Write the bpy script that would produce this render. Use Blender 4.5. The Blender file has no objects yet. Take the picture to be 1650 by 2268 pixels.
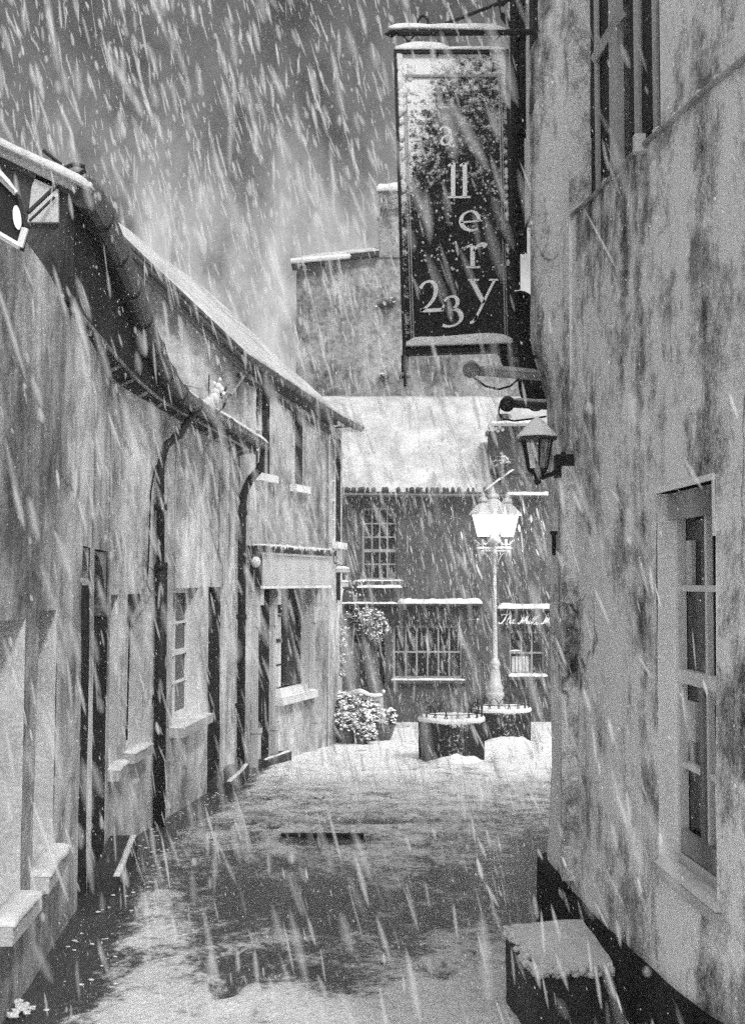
import bpy, math, random
import numpy as np
from mathutils import Vector, noise as mnoise

random.seed(7)
rng = np.random.default_rng(11)
SC = bpy.context.scene
COL = SC.collection

# ------------------------------------------------------------------ camera, sky, sun, exposure
F = 2700.0                       # focal length in sketch pixels (sketch is 1650 wide)
PITCH = math.atan(156 / F)
cam_d = bpy.data.cameras.new("camera")
cam = bpy.data.objects.new("camera", cam_d); COL.objects.link(cam)
cam.location = (0, 0, 0)
cam.rotation_euler = (math.pi / 2 + PITCH, 0, 0)
cam_d.sensor_fit = 'HORIZONTAL'; cam_d.sensor_width = 36
cam_d.lens = 36 * F / 1650
cam_d.clip_start = 0.05; cam_d.clip_end = 600
SC.camera = cam

SUN_VEC = Vector((0.30, -0.62, 0.66)).normalized()      # towards the light
EL = math.asin(SUN_VEC.z)
world = bpy.data.worlds.new("World"); SC.world = world
world.use_nodes = True
wt = world.node_tree; wt.nodes.clear()
wo = wt.nodes.new('ShaderNodeOutputWorld'); wb = wt.nodes.new('ShaderNodeBackground')
sky = wt.nodes.new('ShaderNodeTexSky'); sky.sky_type = 'NISHITA'; sky.sun_disc = False
sky.sun_elevation = EL; sky.sun_rotation = math.atan2(SUN_VEC.x, SUN_VEC.y)
sky.dust_density = 3.0
bw = wt.nodes.new('ShaderNodeRGBToBW')                  # the photograph is black and white
wt.links.new(sky.outputs[0], bw.inputs[0])
tcw = wt.nodes.new('ShaderNodeTexCoord')
mpw = wt.nodes.new('ShaderNodeMapping'); mpw.inputs['Scale'].default_value = (7, 5, 4.2)
mpw.inputs['Rotation'].default_value = (0, math.radians(-20), 0)
wt.links.new(tcw.outputs['Generated'], mpw.inputs[0])
nzw = wt.nodes.new('ShaderNodeTexNoise'); nzw.inputs['Scale'].default_value = 2.4
nzw.inputs['Detail'].default_value = 9; nzw.inputs['Roughness'].default_value = 0.62
wt.links.new(mpw.outputs[0], nzw.inputs['Vector'])
mrw = wt.nodes.new('ShaderNodeMapRange')
mrw.inputs['From Min'].default_value = 0.34; mrw.inputs['From Max'].default_value = 0.66
mrw.inputs['To Min'].default_value = 0.28; mrw.inputs['To Max'].default_value = 1.9
wt.links.new(nzw.outputs[0], mrw.inputs[0])
sxw = wt.nodes.new('ShaderNodeSeparateXYZ'); wt.links.new(tcw.outputs['Generated'], sxw.inputs[0])
mrz = wt.nodes.new('ShaderNodeValToRGB')      # heavy snow cloud: pale at the horizon, dark bank above it, bright overhead
cr = mrz.color_ramp; cr.interpolation = 'EASE'
for k, (p_, v_) in enumerate(((0.0, .34), (.17, .46), (.27, .36), (.37, .15), (.47, .10), (.62, .72), (1.0, 1.6))):
    e = cr.elements[k] if k < 2 else cr.elements.new(p_)
    e.position = p_; e.color = (v_, v_, v_, 1)
wt.links.new(sxw.outputs['Z'], mrz.inputs[0])
mu0 = wt.nodes.new('ShaderNodeMath'); mu0.operation = 'MULTIPLY'
wt.links.new(mrw.outputs[0], mu0.inputs[0]); wt.links.new(mrz.outputs[0], mu0.inputs[1])
mu1 = wt.nodes.new('ShaderNodeMath'); mu1.operation = 'MULTIPLY'
wt.links.new(bw.outputs[0], mu1.inputs[0]); wt.links.new(mu0.outputs[0], mu1.inputs[1])
wt.links.new(mu1.outputs[0], wb.inputs['Color'])
wb.inputs['Strength'].default_value = 0.15
wt.links.new(wb.outputs[0], wo.inputs['Surface'])

sun_d = bpy.data.lights.new("sun", 'SUN'); sun_d.energy = 0.75; sun_d.angle = math.radians(4)
sun_d.color = (1, 1, 1)
sun = bpy.data.objects.new("sun", sun_d); COL.objects.link(sun)
sun.rotation_euler = (-SUN_VEC).to_track_quat('-Z', 'Y').to_euler()
sun.location = (3, -3, 9)

SC.view_settings.view_transform = 'Standard'; SC.view_settings.look = 'None'
SC.view_settings.exposure = 1.3; SC.view_settings.gamma = 1.0
SC.view_settings.use_curve_mapping = False
SC.cycles.transparent_max_bounces = 48
SC.cycles.use_denoising = False
SC.cycles.use_adaptive_sampling = True
SC.cycles.adaptive_threshold = 0.018
SC.cycles.adaptive_min_samples = 28
SC.cycles.sample_clamp_indirect = 3
SC.cycles.sample_clamp_direct = 5
SC.cycles.max_bounces = 6
SC.cycles.diffuse_bounces = 3

# ------------------------------------------------------------------ photogrammetry helpers
cp_, sp_ = math.cos(PITCH), math.sin(PITCH)
def ray(px, py):
    a = (px - 825) / F; b = (1134 - py) / F
    ry = cp_ - b * sp_
    return a / ry, (sp_ + b * cp_) / ry
def at(px, py, Y):
    u, v = ray(px, py); return Vector((u * Y, Y, v * Y))
def zof(px, py, Y): return ray(px, py)[1] * Y
def gz(Y): return -(1.65 + 0.045 * Y)
def gnd(px, py):
    u, v = ray(px, py); Y = 1.65 / (-v - 0.045); return Vector((u * Y, Y, v * Y))
def lerp(a, b, t): return a + (b - a) * t
def pw(pts):
    xs = [p[0] for p in pts]; ys = [p[1] for p in pts]
    # smooth monotone-ish: cosine-free linear with small box smoothing
    def f(x):
        return float(sum(np.interp(x + k, xs, ys) for k in (-.4, -.2, 0, .2, .4)) / 5)
    return f
def nz(v, s=1.0): return mnoise.noise(Vector(v) * s)

# ------------------------------------------------------------------ materials (all neutral: black-and-white photograph)
def mat(name, base, rough=0.85, big=0.25, bigs=1.2, streak=0.2, grit=0.25, grits=60, bump=0.25, bumps=45, metal=0.0, dirt=0.0, spec=0.3, med=0.0, crack=0.0):
    m = bpy.data.materials.new(name); m.use_nodes = True
    t = m.node_tree; N = t.nodes; L = t.links
    b = N['Principled BSDF']
    b.inputs['Roughness'].default_value = rough; b.inputs['Metallic'].default_value = metal
    b.inputs['Specular IOR Level'].default_value = spec
    geo = N.new('ShaderNodeNewGeometry')
    def noise(scale, detail, vec=None, rough_=0.55):
        n = N.new('ShaderNodeTexNoise'); n.inputs['Scale'].default_value = scale
        n.inputs['Detail'].default_value = detail; n.inputs['Roughness'].default_value = rough_
        L.new(vec or geo.outputs['Position'], n.inputs['Vector']); return n.outputs[0]
    def m2(op, a, c):
        n = N.new('ShaderNodeMath'); n.operation = op
        for i, q in enumerate((a, c)):
            if isinstance(q, (int, float)): n.inputs[i].default_value = q
            else: L.new(q, n.inputs[i])
        return n.outputs[0]
    terms = []
    if big: terms.append(m2('MULTIPLY', m2('SUBTRACT', noise(bigs, 5), 0.5), 3.2 * big))
    if med: terms.append(m2('MULTIPLY', m2('SUBTRACT', noise(8, 8, None, .75), 0.5), 3.2 * med))
    if streak:
        mp = N.new('ShaderNodeMapping'); mp.inputs['Scale'].default_value = (1, 1, 0.24)
        mp.inputs['Rotation'].default_value = (math.radians(-13), math.radians(10), 0)
        L.new(geo.outputs['Position'], mp.inputs[0])
        terms.append(m2('MULTIPLY', m2('SUBTRACT', noise(4, 6, mp.outputs[0], .62), 0.5), 3.2 * streak))
    if grit: terms.append(m2('MULTIPLY', m2('SUBTRACT', noise(grits, 3, None, 0.8), 0.5), 3.0 * grit))
    v = 1.0
    for q in terms: v = m2('ADD', v, q)
    if dirt:
        d = N.new('ShaderNodeMapRange'); d.inputs['From Min'].default_value = 0.5; d.inputs['From Max'].default_value = 0.72
        L.new(noise(2.3, 8, None, 0.7), d.inputs[0])
        v = m2('MULTIPLY', v, m2('SUBTRACT', 1.0, m2('MULTIPLY', d.outputs[0], dirt)))
    if crack:
        vo = N.new('ShaderNodeTexVoronoi'); vo.feature = 'DISTANCE_TO_EDGE'; vo.inputs['Scale'].default_value = 1.1
        wp = N.new('ShaderNodeMix'); wp.data_type = 'VECTOR'; wp.inputs[0].default_value = .35
        nn = N.new('ShaderNodeTexNoise'); nn.inputs['Scale'].default_value = 2.2; nn.inputs['Detail'].default_value = 6
        L.new(geo.outputs['Position'], nn.inputs['Vector']); L.new(geo.outputs['Position'], wp.inputs[4]); L.new(nn.outputs[1], wp.inputs[5]); L.new(wp.outputs[1], vo.inputs['Vector'])
        d = N.new('ShaderNodeMapRange'); d.inputs['From Min'].default_value = 0.003; d.inputs['From Max'].default_value = 0.012
        d.inputs['To Min'].default_value = 1; d.inputs['To Max'].default_value = 0; L.new(vo.outputs['Distance'], d.inputs[0])
        k = N.new('ShaderNodeMapRange'); k.inputs['From Min'].default_value = .5; k.inputs['From Max'].default_value = .62; L.new(noise(.9, 3), k.inputs[0])
        v = m2('MULTIPLY', v, m2('SUBTRACT', 1.0, m2('MULTIPLY', m2('MULTIPLY', d.outputs[0], k.outputs[0]), crack)))
    if v == 1.0: b.inputs['Base Color'].default_value = (base, base, base, 1)
    else: L.new(m2('MINIMUM', m2('MULTIPLY', m2('POWER', m2('MAXIMUM', v, 0.12), 1.35), base), .9), b.inputs['Base Color'])
    if bump:
        bn = N.new('ShaderNodeBump'); bn.inputs['Strength'].default_value = bump; bn.inputs['Distance'].default_value = 0.02
        L.new(noise(bumps, 5, None, 0.65), bn.inputs['Height']); L.new(bn.outputs[0], b.inputs['Normal'])
    return m

M = {}
M['render_l'] = mat('lime_render_grey', 0.46, big=.95, bigs=.8, streak=.5, med=.45, grit=.35, grits=70, bump=.6, dirt=.6, crack=.5)
M['render_r'] = mat('rough_render_grey', 0.80, big=.95, bigs=1.0, streak=.8, med=.75, grit=.5, grits=80, bump=1.0, bumps=26, dirt=.7, crack=.6)
M['render_s'] = mat('shop_render', 0.34, big=.7, bigs=.8, streak=.6, med=.5, grit=.3, grits=50, bump=.3, dirt=.55)
M['render_t'] = mat('tall_house_render', 0.20, big=.9, bigs=.7, streak=.4, med=.8, grit=.3, grits=18, bump=.2, dirt=.8)
M['stone'] = mat('dark_rubble_stone', 0.06, big=.3, bigs=2.5, streak=.2, grit=.5, grits=14, bump=.6, bumps=10, dirt=.3)
M['tar'] = mat('tarred_plinth', 0.013, rough=.8, spec=.12, big=.5, bigs=3, streak=.9, grit=.5, bump=.4)
M['reveal'] = mat('limewashed_reveal', 0.50, big=.25, streak=.2, med=.2, grit=.3, bump=.35)
M['reveal_w'] = mat('whitewashed_reveal', 0.86, big=.12, streak=.12, grit=.2, bump=.35)
M['dimpaint'] = mat('dulled_paint', 0.22, rough=.6, big=.2, streak=.3, grit=.2, bump=.1)
M['white'] = mat('white_paint', 0.66, rough=.5, big=.1, streak=.15, grit=.12, bump=.1)
M['greypaint'] = mat('grey_paint', 0.42, rough=.55, big=.15, streak=.2, grit=.15, bump=.15)
M['oldwood'] = mat('weathered_wood', 0.30, rough=.8, big=.25, streak=.7, grit=.2, bump=.35)
M['darkwood_shade'] = mat('dark_wood_and_reveal_shade', 0.022, rough=.75, spec=.15, big=.3, streak=.6, grit=.3, bump=.3)  # dark wood; also paints shade into doorway and window reveals
M['soffit'] = mat('dark_boarded_soffit', 0.05, spec=.1, rough=.85, big=.5, bigs=4, streak=.6, grit=.4, bump=.4)
M['iron'] = mat('cast_iron', 0.015, rough=.6, spec=.2, big=.3, streak=.2, grit=.3, bump=.2)
M['gutter'] = mat('iron_gutter', 0.045, rough=.42, big=.4, bigs=5, streak=.3, grit=.3, bump=.3, spec=.5)
M['lampmetal'] = mat('lamp_metal', 0.45, rough=.4, big=.1, streak=0, grit=.15, bump=.1, spec=.6)
M['tile'] = mat('roof_tile', 0.05, big=.4, bigs=6, streak=0, grit=.5, grits=30, bump=.6, bumps=25)
M['stonestep'] = mat('stone_step', 0.04, rough=.65, spec=.2, big=.5, streak=.5, grit=.4, bump=.5)
M['sill'] = mat('stone_sill', 0.45, big=.2, streak=.1, grit=.3, bump=.4)
M['pot'] = mat('glazed_pot', 0.08, rough=.35, big=.3, streak=.3, grit=.2, bump=.1, spec=.5)
M['leaf'] = mat('leaf', 0.06, rough=.6, big=.6, bigs=12, streak=0, grit=.3, bump=0)
M['snow'] = mat('snow', 0.64, rough=.8, big=.14, bigs=2.2, streak=.1, grit=.22, grits=55, bump=.45, bumps=38, spec=.2)
M['leafsnow'] = mat('snow_on_leaves', 0.88, rough=.8, big=0, streak=0, grit=.1, bump=0)
M['roofsnow'] = mat('thin_snow_over_tiles', 0.42, rough=.85, big=.35, bigs=1.1, streak=.2, med=.2, grit=.3, grits=35, bump=.5, bumps=22, spec=.1)
M['black'] = mat('interior_dark', 0.02, rough=.9, big=.3, streak=.3, grit=0, bump=0)
M['curtain'] = mat('net_curtain', 0.5, rough=.9, big=.1, streak=.5, grit=.2, bump=.2)
M['letter'] = mat('pale_letter_paint', 0.8, rough=.5, big=.15, streak=.1, grit=.2, bump=.1)

def glass_mat():
    m = bpy.data.materials.new('window_glass'); m.use_nodes = True
    b = m.node_tree.nodes['Principled BSDF']
    b.inputs['Base Color'].default_value = (.012, .012, .012, 1); b.inputs['Roughness'].default_value = .08
    b.inputs['Specular IOR Level'].default_value = .28
    N = m.node_tree.nodes; L = m.node_tree.links
    n = N.new('ShaderNodeTexNoise'); n.inputs['Scale'].default_value = 4
    geo = N.new('ShaderNodeNewGeometry'); L.new(geo.outputs['Position'], n.inputs['Vector'])
    bp = N.new('ShaderNodeBump'); bp.inputs['Strength'].default_value = .15; bp.inputs['Distance'].default_value = .03
    L.new(n.outputs[0], bp.inputs['Height']); L.new(bp.outputs[0], b.inputs['Normal'])
    return m
M['glass'] = glass_mat()
def lamp_glass():
    m = bpy.data.materials.new('smoked_lantern_glass'); m.use_nodes = True
    t = m.node_tree; b = t.nodes['Principled BSDF']
    b.inputs['Base Color'].default_value = (.75, .75, .75, 1); b.inputs['Roughness'].default_value = .12
    b.inputs['Transmission Weight'].default_value = .85; b.inputs['IOR'].default_value = 1.05
    return m
M['lglass'] = lamp_glass()
def emit(name, s):
    m = bpy.data.materials.new(name); m.use_nodes = True
    t = m.node_tree; t.nodes.clear(); o = t.nodes.new('ShaderNodeOutputMaterial'); e = t.nodes.new('ShaderNodeEmission')
    e.inputs['Strength'].default_value = s; e.inputs['Color'].default_value = (1, 1, 1, 1)
    t.links.new(e.outputs[0], o.inputs[0]); return m
M['lit'] = emit('lit_lamp_glass', 50.0)
M['lit_dim'] = emit('dimmer_lamp_glass', 2.2)
def flake_mat(name, alpha):
    m = bpy.data.materials.new(name); m.use_nodes = True
    t = m.node_tree; t.nodes.clear(); N = t.nodes; L = t.links
    o = N.new('ShaderNodeOutputMaterial'); d = N.new('ShaderNodeBsdfDiffuse'); tr = N.new('ShaderNodeBsdfTranslucent')
    tp = N.new('ShaderNodeBsdfTransparent'); a = N.new('ShaderNodeMixShader'); c = N.new('ShaderNodeMixShader')
    for q in (d, tr): q.inputs['Color'].default_value = (.95, .95, .95, 1)
    a.inputs[0].default_value = .5; c.inputs[0].default_value = alpha
    L.new(d.outputs[0], a.inputs[1]); L.new(tr.outputs[0], a.inputs[2])
    L.new(tp.outputs[0], c.inputs[1]); L.new(a.outputs[0], c.inputs[2]); L.new(c.outputs[0], o.inputs[0])
    return m
M['flake'] = flake_mat('falling_snow_dense', .075)
M['flake_soft'] = flake_mat('falling_snow_soft', .055)
M['flake_mist'] = flake_mat('falling_snow_faint', .038)
M['flake_far'] = flake_mat('falling_snow_fine', .4)

# ------------------------------------------------------------------ mesh builder
def wloc(o):
    v = Vector((0, 0, 0))
    while o is not None: v += Vector(o.location); o = o.parent
    return v
class MB:
    def __init__(s): s.v = []; s.f = []
    def add(s, vs, fs):
        n = len(s.v); s.v += [Vector(q) for q in vs]; s.f += [tuple(i + n for i in q) for q in fs]
    def quad(s, a, b, c, d): s.add([a, b, c, d], [(0, 1, 2, 3)])
    def hexa(s, c):   # 8 corners: bottom 4 then top 4
        s.add(c, [(3, 2, 1, 0), (4, 5, 6, 7), (0, 1, 5, 4), (1, 2, 6, 5), (2, 3, 7, 6), (3, 0, 4, 7)])
    def box(s, x0, x1, y0, y1, z0, z1):
        s.hexa([(x0, y0, z0), (x1, y0, z0), (x1, y1, z0), (x0, y1, z0), (x0, y0, z1), (x1, y0, z1), (x1, y1, z1), (x0, y1, z1)])
    def fbox(s, f, s0, s1, z0, z1, d0, d1, n=1):
        for i in range(n):
            a = lerp(s0, s1, i / n); b = lerp(s0, s1, (i + 1) / n)
            s.hexa([f(a, z0, d0), f(b, z0, d0), f(b, z0, d1), f(a, z0, d1), f(a, z1, d0), f(b, z1, d0), f(b, z1, d1), f(a, z1, d1)])
    def tube(s, pts, r, n=8, cap=True):
        pts = [Vector(p) for p in pts]
        rs = r if isinstance(r, (list, tuple)) else [r] * len(pts)
        rings = []
        up = None
        for i, p in enumerate(pts):
            d = (pts[min(i + 1, len(pts) - 1)] - pts[max(i - 1, 0)]).normalized()
            if up is None: up = Vector((0, 0, 1)) if abs(d.z) < .9 else Vector((1, 0, 0))
            a = d.cross(up).normalized(); b = a.cross(d).normalized(); up = b
            rings.append([p + (a * math.cos(2 * math.pi * k / n) + b * math.sin(2 * math.pi * k / n)) * rs[i] for k in range(n)])
        vs = [q for g in rings for q in g]
        fs = [(i * n + k, i * n + (k + 1) % n, (i + 1) * n + (k + 1) % n, (i + 1) * n + k) for i in range(len(pts) - 1) for k in range(n)]
        if cap: fs += [tuple(range(n - 1, -1, -1)), tuple((len(pts) - 1) * n + k for k in range(n))]
        s.add(vs, fs)
    def lathe(s, c, prof, n=16, rot=0, sq=None):
        c = Vector(c); vs = []
        for (r, z) in prof:
            for k in range(n):
                a = rot + 2 * math.pi * k / n
                vs.append(c + Vector((r * math.cos(a), r * math.sin(a), z)))
        m = len(prof)
        fs = [(i * n + k, i * n + (k + 1) % n, (i + 1) * n + (k + 1) % n, (i + 1) * n + k) for i in range(m - 1) for k in range(n)]
        fs += [tuple(range(n - 1, -1, -1)), tuple((m - 1) * n + k for k in range(n))]
        s.add(vs, fs)
    def sphere(s, c, r, sc=(1, 1, 1), nu=8, nv=6, rough=0.0):
        c = Vector(c); vs = []
        for j in range(1, nv):
            th = math.pi * j / nv
            for k in range(nu):
                ph = 2 * math.pi * k / nu
                d = Vector((math.sin(th) * math.cos(ph) * sc[0], math.sin(th) * math.sin(ph) * sc[1], math.cos(th) * sc[2]))
                vs.append(c + d * r * (1 + rough * nz(c * 3.1 + d * 2.3)))
        t = len(vs); vs += [c + Vector((0, 0, r * sc[2])), c - Vector((0, 0, r * sc[2]))]
        fs = [(j * nu + k, (j + 1) * nu + k, (j + 1) * nu + (k + 1) % nu, j * nu + (k + 1) % nu) for j in range(nv - 2) for k in range(nu)]
        for k in range(nu):
            fs.append((t, k, (k + 1) % nu)); fs.append((t + 1, (nv - 2) * nu + (k + 1) % nu, (nv - 2) * nu + k))
        s.add(vs, fs)
    def prism(s, poly, ax):   # extrude polygon (list of 3D pts) by vector ax
        poly = [Vector(p) for p in poly]; ax = Vector(ax); n = len(poly)
        s.add(poly + [p + ax for p in poly], [tuple(range(n - 1, -1, -1)), tuple(range(n, 2 * n))] +
              [(i, (i + 1) % n, n + (i + 1) % n, n + i) for i in range(n)])
    def strip(s, pts, side, h, seed=0, n=5, amp=.35):   # a lump of snow lying along a path
        pts = [Vector(p) for p in pts]; side = Vector(side)
        L = [0]
        for i in range(1, len(pts)): L.append(L[-1] + (pts[i] - pts[i - 1]).length)
        tot = L[-1]; m = max(3, int(tot / .045)); m = min(m, 90)
        rings = []
        for i in range(m + 1):
            l = tot * i / m
            j = max(k for k in range(len(pts)) if L[k] <= l + 1e-9); j = min(j, len(pts) - 2)
            p = pts[j].lerp(pts[j + 1], (l - L[j]) / max(1e-6, L[j + 1] - L[j]))
            hh = h * (1 + amp * nz((l * 3.0, seed, 0)) + amp * .6 * nz((l * 11.0, seed, 5)))
            e = min(1, (min(i, m - i) + .25) / 1.6)
            hh *= e ** .5
            sd = side * (1 + .25 * nz((l * 5, seed, 9)))
            ring = []
            for k in range(n + 1):
                a = math.pi * k / n
                ring.append(p + sd * (-math.cos(a) * .5) + Vector((0, 0, math.sin(a) ** .7 * hh)))
            ring.append(p + sd * .48 - Vector((0, 0, .004))); ring.append(p - sd * .48 - Vector((0, 0, .004)))
            rings.append(ring)
        w = n + 3
        vs = [q for g in rings for q in g]
        fs = [(i * w + k, (i + 1) * w + k, (i + 1) * w + (k + 1) % w, i * w + (k + 1) % w) for i in range(m) for k in range(w)]
        fs += [tuple(range(w)), tuple(m * w + k for k in range(w - 1, -1, -1))]
        s.add(vs, fs)
    def slab(s, p00, p10, p11, p01, th, nu=24, nv=10, amp=.3, up=Vector((0, 0, 1)), edge=True):
        p00, p10, p11, p01 = map(Vector, (p00, p10, p11, p01))
        def base(i, j):
            u, v = i / nu, j / nv
            return p00.lerp(p10, u).lerp(p01.lerp(p11, u), v)
        top = []; bot = []
        for j in range(nv + 1):
            for i in range(nu + 1):
                p = base(i, j); b = 1.0
                if edge and (i in (0, nu) or j in (0, nv)): b = .35
                top.append(p + up * th * b * (1 + amp * nz(p * 1.3) + amp * .6 * nz(p * 5.1))); bot.append(p)
        W = nu + 1; K = len(top); fs = []
        for j in range(nv):
            for i in range(nu):
                a = j * W + i
                fs.append((a, a + 1, a + W + 1, a + W)); fs.append((K + a, K + a + W, K + a + W + 1, K + a + 1))
        for i in range(nu):
            fs.append((i, K + i, K + i + 1, i + 1)); a = nv * W + i; fs.append((a, a + 1, K + a + 1, K + a))
        for j in range(nv):
            a = j * W; fs.append((a, a + W, K + a + W, K + a)); a = j * W + nu; fs.append((a, K + a, K + a + W, a + W))
        s.add(top + bot, fs)
    def build(s, name, m, parent=None, local=False, smooth=False):
        me = bpy.data.meshes.new(name)
        off = Vector((0, 0, 0)) if (local or parent is None) else wloc(parent)
        me.from_pydata([tuple(q - off) for q in s.v], [], s.f); me.update()
        me.materials.append(M[m] if isinstance(m, str) else m)
        if smooth:
            me.polygons.foreach_set('use_smooth', [True] * len(me.polygons)); me.update()
        o = bpy.data.objects.new(name, me); COL.objects.link(o)
        if parent is not None: o.parent = parent
        if name in ('snow', 'foliage', 'verge_tile', 'eave_tile', 'tuft', 'ledge_snow', 'rail_snow'): o['kind'] = 'stuff'
        return o

def tag(o, label, cat, group=None):
    o['label'] = label; o['category'] = cat
    if group: o['group'] = group
    return o
def thing(name, label, cat, loc=(0, 0, 0), group=None):
    o = bpy.data.objects.new(name, None); COL.objects.link(o); o.location = loc
    o.empty_display_size = .2
    return tag(o, label, cat, group)
def copy_tree(o, parent=None):
    c = o.copy(); COL.objects.link(c)
    if parent is not None: c.parent = parent
    for ch in list(o.children): copy_tree(ch, c)
    return c

def wall(mb, f, s0, s1, z0, z1, holes=(), depth=.15, back=.35, step=.3, ztop=None, reveal=None, zfix=None, parent=None):
    """wall sheet f(s,z,d) with real openings; reveals go into mesh `reveal` (or mb)"""
    per = isinstance(reveal, str); own = reveal; reveal = mb
    S = {round(s0, 4), round(s1, 4)}; Z = {round(z0, 4), round(z1, 4)}
    for h in holes:
        S |= {round(max(s0, h[0]), 4), round(min(s1, h[1]), 4)}; Z |= {round(max(z0, h[2]), 4), round(min(z1, h[3]), 4)}
    def fill(v, st):
        v = sorted(v); out = []
        for a, b in zip(v[:-1], v[1:]):
            n = max(1, int(math.ceil((b - a) / st))); out += [a + (b - a) * k / n for k in range(n)]
        return out + [v[-1]]
    S = fill(S, step); Z = fill(Z, step)
    idx = {}
    def P(i, j):
        if (i, j) not in idx:
            z = Z[j]
            if ztop is not None and z > zfix: z = zfix + (z - zfix) * (ztop(S[i]) - zfix) / (z1 - zfix)
            idx[(i, j)] = len(mb.v); mb.v.append(Vector(f(S[i], z, 0)))
        return idx[(i, j)]
    for i in range(len(S) - 1):
        for j in range(len(Z) - 1):
            cs = (S[i] + S[i + 1]) / 2; cz = (Z[j] + Z[j + 1]) / 2
            if any(h[0] < cs < h[1] and h[2] < cz < h[3] for h in holes): continue
            mb.f.append((P(i, j), P(i + 1, j), P(i + 1, j + 1), P(i, j + 1)))
    for h in holes:
        if per: reveal = MB()
        a, b, c, d = h[:4]; D = h[4] if len(h) > 4 else depth
        reveal.quad(f(a, c, 0), f(a, d, 0), f(a, d, D), f(a, c, D)); reveal.quad(f(b, d, 0), f(b, c, 0), f(b, c, D), f(b, d, D))
        reveal.quad(f(a, d, 0), f(b, d, 0), f(b, d, D), f(a, d, D)); reveal.quad(f(b, c, 0), f(a, c, 0), f(a, c, D), f(b, c, D))
        if per: reveal.build('reveal', h[5] if len(h) > 5 else own, parent)
    # back, top and ends
    bz = (lambda q: ztop(q)) if ztop else (lambda q: z1)
    for i in range(len(S) - 1):
        a, b = S[i], S[i + 1]
        mb.quad(f(a, z0, back), f(a, bz(a), back), f(b, bz(b), back), f(b, z0, back))
        mb.quad(f(a, bz(a), 0), f(b, bz(b), 0), f(b, bz(b), back), f(a, bz(a), back))
    for q in (s0, s1): mb.quad(f(q, z0, 0), f(q, bz(q), 0), f(q, bz(q), back), f(q, z0, back))

def sash(parent, f, s0, s1, z0, z1, d, cols, rows, mt='white', fr=.045, bar=.018, mid=True, sill=None, th=.022, sillmat='sill', snow=.03):
    m = MB()
    m.fbox(f, s0, s0 + fr, z0, z1, d - th, d + .01); m.fbox(f, s1 - fr, s1, z0, z1, d - th, d + .01)
    m.fbox(f, s0 + fr, s1 - fr, z1 - fr, z1, d - th, d + .01); m.fbox(f, s0 + fr, s1 - fr, z0, z0 + fr * 1.4, d - th, d + .01)
    a, b, c, e = s0 + fr, s1 - fr, z0 + fr * 1.4, z1 - fr
    for k in range(1, cols):
        q = lerp(a, b, k / cols); m.fbox(f, q - bar / 2, q + bar / 2, c, e, d - th * .6, d + .008)
    for k in range(1, rows):
        q = lerp(c, e, k / rows); w = bar * (2.2 if (mid and k == rows // 2) else 1)
        m.fbox(f, a, b, q - w / 2, q + w / 2, d - th * (.9 if w > bar else .55), d + .012)
    w = m.build('window', mt, parent)
    g = MB(); g.fbox(f, a, b, c, e, d + .012, d + .03); g.build('pane', 'glass', w)
    if sill:
        pr, hh, ext = sill
        s_ = MB(); s_.fbox(f, s0 - ext, s1 + ext, z0 - hh, z0 - .001, -pr, d - th - .002)
        s_.build('sill', sillmat, w)
        if snow:
            q = MB(); n = 6
            q.strip([f(lerp(s0 - ext, s1 + ext, k / n), z0, -pr * .35) for k in range(n + 1)],
                    (Vector(f(s0, z0, -pr)) - Vector(f(s0, z0, d * .3))), snow, seed=s0)
            q.build('snow', 'snow', w, smooth=True)
    return w

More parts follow.
